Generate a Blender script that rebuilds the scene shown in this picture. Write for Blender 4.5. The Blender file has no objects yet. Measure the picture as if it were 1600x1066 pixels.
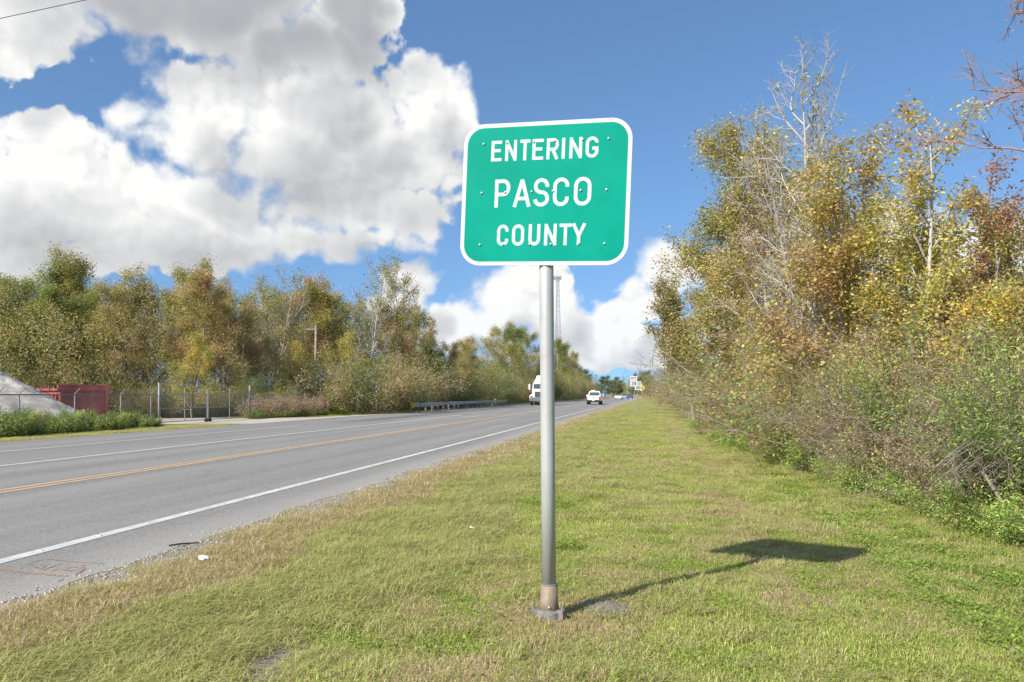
import bpy, math, random
import numpy as np
from math import sin, cos, pi, radians, atan, atan2, tan, sqrt

S = bpy.context.scene
COL = S.collection

# ------------------------------------------------------------------ camera
F = 1240.0                    # focal length in photo pixels (1600 wide)
VPX, HZY = 1015.0, 616.0      # where the road runs to, horizon height
CAMZ = 1.4
YAW = atan((VPX - 800) / F)
FW = np.array([-sin(YAW), cos(YAW)]); RT = np.array([cos(YAW), sin(YAW)])
cam = bpy.data.cameras.new('camera'); camo = bpy.data.objects.new('camera', cam)
COL.objects.link(camo); S.camera = camo
cam.sensor_width = 36.0; cam.lens = 36.0 * F / 1600
cam.shift_y = (HZY - 533) / 1600.0
cam.clip_start = 0.05; cam.clip_end = 6000
camo.location = (0, 0, CAMZ); camo.rotation_euler = (pi / 2, 0, YAW)

def P(px, d):                 # world x, y on the sight line of a photo column at depth d
    v = FW * d + RT * ((px - 800) / F * d)
    return float(v[0]), float(v[1])
def PX(px, x):                # same, but at a given distance x from the road frame origin
    k = FW[0] + RT[0] * (px - 800) / F
    d = x / k
    return P(px, d) + (d,)
def ZH(py, d): return CAMZ - (py - HZY) / F * d

# ------------------------------------------------------------------ light
SUN_AZ = radians(33.5)        # heading of the light, right of +Y
SUN_EL = radians(37.0)
LD = np.array([sin(SUN_AZ) * cos(SUN_EL), cos(SUN_AZ) * cos(SUN_EL), -sin(SUN_EL)])
sl = bpy.data.lights.new('sun', 'SUN'); sl.energy = 3.7; sl.angle = radians(0.55)
sl.color = (1.0, 0.945, 0.86)
so = bpy.data.objects.new('sun', sl); COL.objects.link(so); so.location = (-20, -30, 40)
so.rotation_euler = (pi / 2 - SUN_EL, 0, -SUN_AZ)
S.view_settings.view_transform = 'Standard'; S.view_settings.look = 'None'
S.view_settings.gamma = 1.0; S.view_settings.use_curve_mapping = False
S.view_settings.exposure = 1.0
S.render.engine = 'CYCLES'
S.cycles.max_bounces = 6; S.cycles.diffuse_bounces = 3; S.cycles.glossy_bounces = 2
S.cycles.transmission_bounces = 3; S.cycles.transparent_max_bounces = 8
S.cycles.use_denoising = True
S.cycles.sample_clamp_indirect = 6.0

# ------------------------------------------------------------------ node helpers
class NT:
    def __init__(s, nt): s.nt = nt
    def n(s, typ, _in=None, **kw):
        nd = s.nt.nodes.new(typ)
        for k, v in kw.items(): setattr(nd, k, v)
        for k, v in (_in or {}).items():
            sock = nd.inputs[k]
            if isinstance(v, bpy.types.NodeSocket): s.nt.links.new(v, sock)
            else: sock.default_value = v
        return nd
    def m(s, op, a=0.0, b=0.0, c=0.0, clamp=False):
        nd = s.nt.nodes.new('ShaderNodeMath'); nd.operation = op; nd.use_clamp = clamp
        for i, v in enumerate((a, b, c)):
            if isinstance(v, bpy.types.NodeSocket): s.nt.links.new(v, nd.inputs[i])
            else: nd.inputs[i].default_value = v
        return nd.outputs[0]
    def vm(s, op, a=(0, 0, 0), b=(0, 0, 0), c=(0, 0, 0), out=0):
        nd = s.nt.nodes.new('ShaderNodeVectorMath'); nd.operation = op
        for i, v in enumerate((a, b, c)):
            if isinstance(v, bpy.types.NodeSocket): s.nt.links.new(v, nd.inputs[i])
            else: nd.inputs[i].default_value = v
        return nd.outputs[out]
    def mix(s, f, a, b, mode='MIX'):
        nd = s.nt.nodes.new('ShaderNodeMix'); nd.data_type = 'RGBA'; nd.blend_type = mode
        for i, v in ((0, f), (6, a), (7, b)):
            if isinstance(v, bpy.types.NodeSocket): s.nt.links.new(v, nd.inputs[i])
            else: nd.inputs[i].default_value = (tuple(v) + (1,))[:4] if i else v
        return nd.outputs[2]
    def ramp(s, f, lo, hi, a=0.0, b=1.0, smooth=True):
        nd = s.nt.nodes.new('ShaderNodeMapRange'); nd.interpolation_type = 'SMOOTHSTEP' if smooth else 'LINEAR'
        for i, v in enumerate((f, lo, hi, a, b)):
            if isinstance(v, bpy.types.NodeSocket): s.nt.links.new(v, nd.inputs[i])
            else: nd.inputs[i].default_value = v
        return nd.outputs[0]
    def noise(s, vec, scale, detail=4, rough=0.55, dims='3D', out=0):
        nd = s.n('ShaderNodeTexNoise', {'Scale': scale, 'Detail': detail, 'Roughness': rough}, noise_dimensions=dims)
        if vec is not None: s.nt.links.new(vec, nd.inputs['Vector'])
        return nd.outputs[out]

# ------------------------------------------------------------------ sky with cumulus
def az_el(px, py):            # direction of a photo point, as azimuth from the view axis and elevation
    a = atan((px - 800) / F)
    return a, atan((HZY - py) / F * cos(a))
CLOUDS = [  # cx, cy, rx, ry in photo pixels: the cumulus in view
    (40, 315, 250, 115), (190, 335, 240, 95), (330, 215, 120, 115), (300, 330, 300, 75), (450, 215, 150, 120),
    (560, 200, 130, 115), (680, 165, 92, 85), (640, 250, 110, 90), (530, 320, 180, 75), (600, 345, 90, 40),
    (200, 385, 330, 45), (480, 385, 200, 38), (40, 395, 160, 50),
    (190, 2, 230, 72), (45, 55, 95, 62), (370, 5, 150, 82), (560, 25, 95, 85), (480, 110, 110, 85),
    (655, 452, 58, 46), (640, 500, 70, 45), (800, 480, 120, 68), (860, 450, 80, 60), (730, 505, 80, 38),
    (985, 480, 70, 40), (1035, 425, 58, 42), (930, 505, 100, 35), (950, 556, 190, 22), (880, 530, 130, 30), (1010, 525, 90, 26),
    (1235, 370, 90, 62), (1500, 395, 150, 80), (1400, 420, 120, 60), (1640, 420, 120, 90),
]
W = bpy.data.worlds.new('World'); S.world = W; W.use_nodes = True
W.cycles.sampling_method = 'MANUAL'; W.cycles.sample_map_resolution = 512
wt = W.node_tree; wt.nodes.clear(); wn = NT(wt)
def cloud_mass():              # the placed cumulus masses, warped at their rims
    g = bpy.data.node_groups.new('cloud_mass', 'ShaderNodeTree')
    g.interface.new_socket('UV', in_out='INPUT', socket_type='NodeSocketVector')
    g.interface.new_socket('H', in_out='OUTPUT', socket_type='NodeSocketFloat')
    q = NT(g); gi = g.nodes.new('NodeGroupInput'); go = g.nodes.new('NodeGroupOutput')
    uv = gi.outputs[0]
    wv = q.noise(uv, 7.0, 3, 0.6, '2D', 1)
    w = q.vm('MULTIPLY_ADD', q.vm('SUBTRACT', wv, (0.5, 0.5, 0.5)), (0.12, 0.085, 0), uv)
    acc = None
    for (cx, cy, rx, ry) in CLOUDS:
        a, e = az_el(cx, cy)
        sx, sy = F / rx, F / ry
        v = q.vm('MULTIPLY_ADD', w, (sx, sy, 0), (-a * sx, -e * sy, 0))
        r = q.m('MAXIMUM', q.m('SUBTRACT', 1.0, q.vm('DOT_PRODUCT', v, v, out=1)), -3.0)
        acc = r if acc is None else q.m('SMOOTH_MAX', acc, r, 0.22)
    # scattered cumulus all round, outside the part of the sky placed above
    far = q.m('MULTIPLY_ADD', q.noise(q.vm('MULTIPLY', uv, (1, 1.7, 0)), 2.3, 2, 0.5, '2D'), 7.0, -3.9)
    u = q.n('ShaderNodeSeparateXYZ', {0: uv})
    away = q.m('MAXIMUM', q.ramp(q.m('ABSOLUTE', u.outputs[0]), 0.60, 0.85), q.ramp(u.outputs[1], 0.50, 0.72))
    far = q.m('MULTIPLY_ADD', q.m('SUBTRACT', 1.0, away), -4.0, far)
    acc = q.m('SMOOTH_MAX', acc, far, 0.2)
    g.links.new(acc, go.inputs[0])
    return g
def cloud_puffs():             # cauliflower heads of three sizes and torn wisps
    g = bpy.data.node_groups.new('cloud_puffs', 'ShaderNodeTree')
    g.interface.new_socket('UV', in_out='INPUT', socket_type='NodeSocketVector')
    g.interface.new_socket('H', in_out='OUTPUT', socket_type='NodeSocketFloat')
    q = NT(g); gi = g.nodes.new('NodeGroupInput'); go = g.nodes.new('NodeGroupOutput')
    uv = gi.outputs[0]
    wv = q.noise(uv, 15.0, 4, 0.6, '2D', 1)
    w = q.vm('MULTIPLY_ADD', q.vm('SUBTRACT', wv, (0.5, 0.5, 0.5)), (0.055, 0.05, 0), uv)
    def vor(sc, det):
        return q.n('ShaderNodeTexVoronoi', {'Vector': w, 'Scale': sc, 'Detail': det, 'Roughness': 0.5, 'Lacunarity': 2.3, 'Smoothness': 0.45},
               voronoi_dimensions='2D', feature='SMOOTH_F1', normalize=False).outputs[0]
    big = q.m('SUBTRACT', 0.42, vor(8.5, 0.0)); mid = q.m('SUBTRACT', 0.42, vor(24.0, 1.0))
    fb = q.noise(uv, 10.0, 8, 0.56, '2D')
    h = q.m('MULTIPLY_ADD', big, 0.80, q.m('MULTIPLY', mid, 0.60))
    h = q.m('MULTIPLY_ADD', q.m('SUBTRACT', fb, 0.47), 1.7, h)
    g.links.new(h, go.inputs[0])
    return g
CM = cloud_mass(); CP = cloud_puffs()
tc = wn.n('ShaderNodeTexCoord')
sx = wn.n('ShaderNodeSeparateXYZ', {0: tc.outputs['Generated']})
X, Y, Z = sx.outputs
xr = wn.m('ADD', wn.m('MULTIPLY', X, float(RT[0])), wn.m('MULTIPLY', Y, float(RT[1])))
yr = wn.m('ADD', wn.m('MULTIPLY', X, float(FW[0])), wn.m('MULTIPLY', Y, float(FW[1])))
az = wn.m('ARCTAN2', xr, yr)
el = wn.m('ARCSINE', wn.m('MINIMUM', wn.m('MAXIMUM', Z, -0.999), 0.999))
UV = wn.n('ShaderNodeCombineXYZ', {0: az, 1: el}).outputs[0]
def HF(grp, dx, dy):
    g = wt.nodes.new('ShaderNodeGroup'); g.node_tree = grp
    wt.links.new(UV if (dx == 0 and dy == 0) else wn.vm('ADD', UV, (dx, dy, 0)), g.inputs[0])
    return g.outputs[0]
E1 = 0.009
A0 = HF(CM, 0, 0); Au = HF(CM, -0.025, 0.055)
B0 = HF(CP, 0, 0); Bd = HF(CP, -E1 * 0.75, E1); Be = HF(CP, -0.022, 0.030)
H0 = wn.m('ADD', A0, B0)
alpha = wn.ramp(H0, 0.0, wn.ramp(wn.noise(UV, 5.0, 2, 0.5, '2D'), 0.35, 0.65, 0.22, 0.85))
rel = wn.m('ADD', wn.m('MULTIPLY', wn.m('SUBTRACT', B0, Bd), 0.50), wn.m('MULTIPLY', wn.m('SUBTRACT', B0, Be), 0.42))                            # > 0: falls away towards the sun, so it is lit
relief = wn.ramp(rel, -0.55, 0.40, 0.0, 1.0)
occ = wn.m('MULTIPLY_ADD', B0, 0.10, wn.m('MULTIPLY_ADD', wn.m('MINIMUM', wn.m('MAXIMUM', Au, -1.0), 1.0), 0.8, wn.m('MULTIPLY', wn.m('MINIMUM', A0, 1.0), 0.12)))
under = wn.m('MULTIPLY', wn.ramp(el, 0.345, 0.42), wn.ramp(wn.m('MULTIPLY_ADD', B0, 0.35, A0), 0.15, 0.95))      # high clouds show their bases
lit = wn.ramp(occ, 0.30, 1.15, 1.0, 0.10)
lit = wn.m('ADD', wn.m('MULTIPLY', lit, 0.58), wn.m('MULTIPLY', relief, wn.m('MULTIPLY_ADD', lit, 0.27, 0.15)), clamp=True)
lit = wn.m('MULTIPLY', lit, wn.m('MULTIPLY_ADD', under, -0.84, 1.0))
lowhaze = wn.ramp(el, 0.0, 0.16, 0.30, 0.0)
ccol = wn.mix(wn.ramp(lit, 0.04, 0.80, smooth=False), (0.20, 0.207, 0.222), (0.50, 0.50, 0.495))
ccol = wn.mix(lowhaze, ccol, (0.37, 0.42, 0.49))
sz = wn.m('MULTIPLY_ADD', wn.m('MAXIMUM', Z, 0.0), 0.86, 0.15)
sky = wn.n('ShaderNodeTexSky', {0: wn.vm('NORMALIZE', wn.n('ShaderNodeCombineXYZ', {0: X, 1: Y, 2: sz}).outputs[0])}, sky_type='NISHITA')
sky.sun_disc = False; sky.sun_elevation = SUN_EL; sky.sun_rotation = SUN_AZ + pi
sky.air_density = 1.0; sky.dust_density = 0.9; sky.ozone_density = 3.0; sky.altitude = 0
b1 = wn.n('ShaderNodeBackground', {0: wn.mix(1.0, sky.outputs[0], (0.81, 0.97, 1.06), 'MULTIPLY'), 1: 0.084})
b2 = wn.n('ShaderNodeBackground', {0: ccol, 1: 1.0})
up = wn.ramp(el, -0.03, 0.0)
ms = wn.n('ShaderNodeMixShader', {0: wn.m('MULTIPLY', alpha, up), 1: b1.outputs[0], 2: b2.outputs[0]})
wo = wn.n('ShaderNodeOutputWorld', {0: ms.outputs[0]})
#SKYEND

# ------------------------------------------------------------------ object helpers
def link(o, parent=None):
    COL.objects.link(o)
    if parent is not None: o.parent = parent
    return o
def tag(o, label=None, cat=None, group=None, kind=None):
    if label: o['label'] = label
    if cat: o['category'] = cat
    if group: o['group'] = group
    if kind: o['kind'] = kind
    return o
def empty(name, loc=(0, 0, 0), rz=0.0, label=None, cat=None, group=None):
    o = bpy.data.objects.new(name, None); o.location = loc; o.rotation_euler = (0, 0, rz)
    o.empty_display_size = 0.2
    return tag(link(o), label, cat, group)
def mesh_np(name, V, Q=None, T=None, col=None, mats=(), mi=None, smooth=False):
    me = bpy.data.meshes.new(name)
    V = np.asarray(V, np.float32).reshape(-1, 3)
    Q = np.zeros((0, 4), np.int32) if Q is None or len(Q) == 0 else np.asarray(Q, np.int32).reshape(-1, 4)
    T = np.zeros((0, 3), np.int32) if T is None or len(T) == 0 else np.asarray(T, np.int32).reshape(-1, 3)
    me.vertices.add(len(V)); me.vertices.foreach_set('co', V.ravel())
    me.loops.add(Q.size + T.size); me.polygons.add(len(Q) + len(T))
    me.loops.foreach_set('vertex_index', np.concatenate([Q.ravel(), T.ravel()]))
    me.polygons.foreach_set('loop_start', np.concatenate([np.arange(len(Q)) * 4, Q.size + np.arange(len(T)) * 3]).astype(np.int32))
    me.polygons.foreach_set('loop_total', np.concatenate([np.full(len(Q), 4), np.full(len(T), 3)]).astype(np.int32))
    for m in mats: me.materials.append(m)
    if mi is not None: me.polygons.foreach_set('material_index', np.asarray(mi, np.int32))
    if smooth: me.polygons.foreach_set('use_smooth', np.ones(len(me.polygons), bool))
    if col is not None:
        a = me.attributes.new('col', 'FLOAT_COLOR', 'POINT')
        c = np.ones((len(V), 4), np.float32); c[:, :3] = col
        a.data.foreach_set('color', c.ravel())
    me.update(calc_edges=True); me.validate()
    return me
def obj(name, me, parent=None, loc=(0, 0, 0), rot=(0, 0, 0)):
    o = bpy.data.objects.new(name, me); o.location = loc; o.rotation_euler = rot
    return link(o, parent)
class MB:
    """collects faces; build() makes one mesh object"""
    def __init__(s): s.v = []; s.f = []; s.fl = []
    def add(s, vs, fs, flip=False):
        b = len(s.v); s.v += [tuple(map(float, v)) for v in vs]; s.f += [tuple(i + b for i in f) for f in fs]
    def box(s, c, d, rz=0.0, taper=1.0, M=None):
        x, y, z = d[0] / 2, d[1] / 2, d[2] / 2
        vs = []
        for k, t in ((-z, 1.0), (z, taper)):
            for a, b in ((-x, -y), (x, -y), (x, y), (-x, y)):
                vs.append((a * t, b * t, k))
        cr, sr = cos(rz), sin(rz)
        vs = [(c[0] + a * cr - b * sr, c[1] + a * sr + b * cr, c[2] + k) for a, b, k in vs]
        s.add(vs, [(3, 2, 1, 0), (4, 5, 6, 7), (0, 1, 5, 4), (1, 2, 6, 5), (2, 3, 7, 6), (3, 0, 4, 7)])
    def tube(s, pts, rad, n=8, cap=True, phase=0.0):
        pts = [np.array(p, float) for p in pts]
        if np.isscalar(rad): rad = [rad] * len(pts)
        b = len(s.v); up = None
        for i, p in enumerate(pts):
            t = pts[min(i + 1, len(pts) - 1)] - pts[max(i - 1, 0)]
            t /= (np.linalg.norm(t) + 1e-9)
            if up is None:
                up = np.array([0, 0, 1.0]) if abs(t[2]) < 0.9 else np.array([1.0, 0, 0])
            a = np.cross(t, up); a /= np.linalg.norm(a); c = np.cross(a, t); up = c
            for k in range(n):
                w = 2 * pi * k / n + phase
                s.v.append(tuple(p + rad[i] * (a * cos(w) + c * sin(w))))
        for i in range(len(pts) - 1):
            for k in range(n):
                k2 = (k + 1) % n
                s.f.append((b + i * n + k, b + i * n + k2, b + (i + 1) * n + k2, b + (i + 1) * n + k))
        if cap:
            s.f.append(tuple(b + k for k in range(n))[::-1])
            s.f.append(tuple(b + (len(pts) - 1) * n + k for k in range(n)))
    def prism(s, poly, y0, y1, axis='y'):
        """polygon (a, b) extruded along an axis"""
        n = len(poly); vs = []
        for h in (y0, y1):
            for a, b in poly:
                vs.append((a, h, b) if axis == 'y' else ((h, a, b) if axis == 'x' else (a, b, h)))
        fs = [tuple(range(n))[::-1], tuple(range(n, 2 * n))] + [(i, (i + 1) % n, n + (i + 1) % n, n + i) for i in range(n)]
        s.add(vs, fs)
    def mesh(s, name, mat, smooth=False, bevel=0):
        me = bpy.data.meshes.new(name); me.from_pydata(s.v, [], s.f)
        if mat: me.materials.append(mat)
        import bmesh
        bm = bmesh.new(); bm.from_mesh(me)
        if bevel:
            bmesh.ops.bevel(bm, geom=list(bm.edges), offset=bevel, segments=2, affect='EDGES', clamp_overlap=True)
        bmesh.ops.recalc_face_normals(bm, faces=bm.faces)
        bm.to_mesh(me); bm.free()
        if smooth: me.polygons.foreach_set('use_smooth', np.ones(len(me.polygons), bool))
        me.update(); return me
    def build(s, name, mat, parent=None, loc=(0, 0, 0), rot=(0, 0, 0), smooth=False, bevel=0):
        return obj(name, s.mesh(name, mat, smooth, bevel), parent, loc, rot)
def copy_tree(o, parent=None):
    c = o.copy(); COL.objects.link(c); c.parent = parent
    for ch in o.children: copy_tree(ch, c)
    return c
_rg = np.random.RandomState(5); _G = _rg.rand(256, 256)
def vn(x, y, s=1.0, o=0):
    x = np.asarray(x, float) * s + 37.3 * (o + 1); y = np.asarray(y, float) * s + 11.7 * (o + 1)
    i = np.floor(x).astype(int); j = np.floor(y).astype(int); fx = x - i; fy = y - j
    fx = fx * fx * (3 - 2 * fx); fy = fy * fy * (3 - 2 * fy)
    g = lambda a, b: _G[a % 256, b % 256]
    return (g(i, j) * (1 - fx) + g(i + 1, j) * fx) * (1 - fy) + (g(i, j + 1) * (1 - fx) + g(i + 1, j + 1) * fx) * fy
def fbm(x, y, s=1.0, o=0, n=4):
    t = 0; a = 0.5
    for k in range(n): t = t + a * vn(x, y, s * 2 ** k, o + k); a *= 0.5
    return t / (1 - 0.5 ** n)

# ------------------------------------------------------------------ materials
MT = {}
def mat(name, base=(0.5, 0.5, 0.5), rough=0.6, metal=0.0, var=0.0, vscale=8.0, bump=0.0, bscale=40.0, spec=0.4, coat=0.0, dirt=None):
    m = bpy.data.materials.new(name); m.use_nodes = True; nt = m.node_tree; q = NT(nt)
    b = nt.nodes['Principled BSDF']
    b.inputs['Roughness'].default_value = rough; b.inputs['Metallic'].default_value = metal
    b.inputs['Specular IOR Level'].default_value = spec; b.inputs['Coat Weight'].default_value = coat
    t = q.n('ShaderNodeTexCoord').outputs['Object']
    n1 = q.noise(t, vscale, 5, 0.6)
    c = q.mix(q.ramp(n1, 0.3, 0.7), tuple(x * (1 - var) for x in base), tuple(min(1, x * (1 + var)) for x in base))
    if dirt:
        n2 = q.noise(t, dirt[1], 6, 0.65)
        c = q.mix(q.m('MULTIPLY', q.ramp(n2, 0.5, 0.75), dirt[2]), c, dirt[0])
    nt.links.new(c, b.inputs['Base Color'])
    if bump:
        bp = q.n('ShaderNodeBump', {'Strength': bump, 'Distance': 0.02, 'Height': q.noise(t, bscale, 4, 0.6)})
        nt.links.new(bp.outputs[0], b.inputs['Normal'])
    MT[name] = m; return m
mat('alu', (0.40, 0.40, 0.385), 0.45, 0.2, 0.06, 3.0, 0.05, 60, dirt=((0.30, 0.29, 0.27), 9, 0.35))
mat('alu_cast', (0.215, 0.20, 0.18), 0.75, 0.3, 0.25, 25, 0.5, 80, dirt=((0.22, 0.17, 0.12), 14, 0.7))
mat('sleeve', (0.26, 0.20, 0.145), 0.65, 0.25, 0.18, 16, 0.2, 60, dirt=((0.20, 0.16, 0.12), 11, 0.6))
mat('bolt', (0.33, 0.33, 0.34), 0.45, 0.7, 0.15, 40)
mat('sign_green', (0.0005, 0.245, 0.175), 0.5, 0, 0.09, 2.5, 0.06, 140, spec=0.05, dirt=((0.02, 0.20, 0.15), 5, 0.35))
mat('sign_white', (0.50, 0.505, 0.50), 0.45, 0, 0.03, 5.0, spec=0.2, dirt=((0.42, 0.42, 0.41), 7, 0.4))
mat('sign_edge', (0.55, 0.56, 0.56), 0.5, 0.5)
mat('galv', (0.27, 0.275, 0.28), 0.6, 0.35, 0.15, 6)
mat('galv_dull', (0.19, 0.195, 0.195), 0.65, 0.2, 0.2, 8)
mat('wire', (0.30, 0.31, 0.31), 0.55, 0.4)
mat('wood', (0.24, 0.205, 0.165), 0.85, 0, 0.25, 5, 0.4, 30)
mat('white_paint', (0.80, 0.80, 0.79), 0.25, 0, 0.03, 2, coat=0.5, dirt=((0.55, 0.53, 0.5), 4, 0.25))
mat('chrome', (0.62, 0.63, 0.65), 0.2, 0.9)
mat('black', (0.02, 0.02, 0.021), 0.6)
mat('rubber', (0.025, 0.025, 0.025), 0.85, 0, 0.2)
mat('glass', (0.05, 0.07, 0.075), 0.08, 0, spec=0.7)
mat('tail_red', (0.35, 0.02, 0.02), 0.25)
mat('silver_paint', (0.45, 0.47, 0.50), 0.25, 0.5, coat=0.5)
mat('blue_paint', (0.04, 0.08, 0.22), 0.3, coat=0.5)
mat('dark_paint', (0.06, 0.06, 0.07), 0.3, coat=0.5)
mat('red_steel', (0.42, 0.125, 0.105), 0.75, 0, 0.3, 1.0, 0.3, 5, spec=0.15, dirt=((0.14, 0.075, 0.05), 1.3, 0.9))
mat('yellow_sign', (0.85, 0.74, 0.02), 0.4)
mat('yellow_term', (0.75, 0.45, 0.04), 0.5, dirt=((0.12, 0.08, 0.03), 7, 0.6))
mat('print_black', (0.02, 0.02, 0.02), 0.5)
mat('amber', (0.8, 0.35, 0.02), 0.3)
mat('sand_heap', (0.42, 0.385, 0.34), 0.95, 0, 0.30, 1.3, 1.0, 5, dirt=((0.17, 0.16, 0.15), 1.2, 0.75))
mat('rust', (0.16, 0.09, 0.06), 0.9, 0, 0.3, 4)
mat('litter_red', (0.50, 0.05, 0.05), 0.4)
mat('litter_white', (0.85, 0.84, 0.82), 0.6)
mat('cable', (0.10, 0.10, 0.10), 0.6)
mat('steel_far', (0.30, 0.32, 0.35), 0.6, 0.3)

def leaf_mat(name, trans=0.35, rough=0.55):
    m = bpy.data.materials.new(name); m.use_nodes = True; nt = m.node_tree; q = NT(nt)
    b = nt.nodes['Principled BSDF']; out = nt.nodes['Material Output']
    c = q.n('ShaderNodeAttribute', attribute_name='col').outputs['Color']
    b.inputs['Roughness'].default_value = rough; b.inputs['Specular IOR Level'].default_value = 0.25
    nt.links.new(c, b.inputs['Base Color'])
    tr = q.n('ShaderNodeBsdfTranslucent', {0: q.mix(1.0, c, (1.0, 1.0, 0.75), 'MULTIPLY')})
    ms = q.n('ShaderNodeMixShader', {0: trans, 1: b.outputs[0], 2: tr.outputs[0]})
    nt.links.new(ms.outputs[0], out.inputs[0]); MT[name] = m; return m
leaf_mat('leaf', 0.44)
leaf_mat('blade', 0.42, 0.6)
def bark_mat():
    m = bpy.data.materials.new('bark'); m.use_nodes = True; nt = m.node_tree; q = NT(nt)
    b = nt.nodes['Principled BSDF']; b.inputs['Roughness'].default_value = 0.9
    c = q.n('ShaderNodeAttribute', attribute_name='col').outputs['Color']
    n = q.noise(q.n('ShaderNodeTexCoord').outputs['Object'], 7, 5, 0.65)
    nt.links.new(q.mix(1.0, c, q.mix(n, (0.55, 0.55, 0.55), (1.4, 1.4, 1.4)), 'MULTIPLY'), b.inputs['Base Color'])
    MT['bark'] = m
bark_mat()

# ------------------------------------------------------------------ ground, road
EDGE = -4.25                          # near edge of the pavement
def bend(x, y):                       # the road swings gently left far away
    y = np.asarray(y, float); return x - np.maximum(0, y - 150) ** 2 / 5600.0
ZX = [(-400, 0.3), (-60, 0.0), (-30, -0.1), (-24, -0.12), (-21, -0.10), (-18.8, -0.03), (-18.3, -0.03), (-5.2, -0.03), (-4.7, -0.003), (-3.95, -0.003), (-3.6, -0.02),
      (-0.66, -0.10), (1.2, -0.20), (2.8, -0.30), (4.3, -0.27), (7, 0.0), (12, 0.2), (60, 0.3), (400, 0.5)]
def zg(x, y):
    z = np.interp(x, [a for a, b in ZX], [b for a, b in ZX])
    v = np.clip((np.asarray(x) + 3.8) / 1.0, 0, 1) * np.clip((60 - np.asarray(y)) / 30, 0, 1)
    return z + v * (0.05 * (fbm(x, y, 0.9, 3, 2) - 0.5) + 0.03 * (vn(x, y, 4.0, 9) - 0.5))
def Zg(x, y): return float(zg(np.array([x]), np.array([y]))[0])

def ground_mat():
    m = bpy.data.materials.new('verge'); m.use_nodes = True; nt = m.node_tree; q = NT(nt)
    b = nt.nodes['Principled BSDF']; b.inputs['Roughness'].default_value = 0.95; b.inputs['Specular IOR Level'].default_value = 0.1
    p = q.n('ShaderNodeNewGeometry').outputs['Position']; s = q.n('ShaderNodeSeparateXYZ', {0: p}); x, y, z = s.outputs
    n0 = q.noise(p, 0.35, 4, 0.6); n1 = q.noise(p, 1.7, 5, 0.6); n2 = q.noise(p, 16, 5, 0.7); n3 = q.noise(p, 70, 3, 0.7)
    g = q.mix(q.ramp(n1, 0.35, 0.65), (0.24, 0.285, 0.06), (0.33, 0.345, 0.085))
    g = q.mix(q.ramp(n2, 0.4, 0.7), g, (0.27, 0.235, 0.11))
    g = q.mix(q.m('MULTIPLY', q.ramp(n0, 0.45, 0.65), 0.6), g, (0.33, 0.28, 0.15))
    g = q.mix(q.m('MULTIPLY', q.ramp(n3, 0.5, 0.7), 0.6), g, (0.12, 0.11, 0.045))
    wob = q.m('MULTIPLY_ADD', q.m('SUBTRACT', n1, 0.5), 1.2, x)
    straw = q.mix(q.ramp(n2, 0.35, 0.7), (0.38, 0.30, 0.17), (0.24, 0.19, 0.10))
    near = q.ramp(wob, -3.2, -3.75)
    g = q.mix(near, g, straw)
    grav = q.mix(q.ramp(n3, 0.35, 0.65), (0.28, 0.24, 0.19), (0.48, 0.43, 0.36))
    g = q.mix(q.ramp(wob, -3.75, -4.1), g, grav)
    # dirt of the yard behind the fence on the far side
    dirt = q.mix(q.ramp(n1, 0.3, 0.7), (0.30, 0.23, 0.13), (0.20, 0.20, 0.07))
    g = q.mix(q.ramp(x, -23.5, -26), g, dirt)
    qx, qy = P(412, 4.35)       # worn sandy patch by the verge
    pr = q.m('ADD', q.m('POWER', q.m('MULTIPLY', q.m('SUBTRACT', x, qx), 1 / 0.26), 2.0), q.m('POWER', q.m('MULTIPLY', q.m('SUBTRACT', y, qy), 1 / 0.65), 2.0))
    g = q.mix(q.ramp(q.m('MULTIPLY_ADD', q.m('SUBTRACT', n2, 0.5), 1.8, pr), 1.3, 0.5), g, q.mix(n3, (0.24, 0.20, 0.155), (0.40, 0.35, 0.29)))
    nt.links.new(g, b.inputs['Base Color'])
    bp = q.n('ShaderNodeBump', {'Strength': 0.8, 'Distance': 0.05, 'Height': q.m('ADD', n2, n3)})
    nt.links.new(bp.outputs[0], b.inputs['Normal']); MT['verge'] = m
ground_mat()
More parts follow.
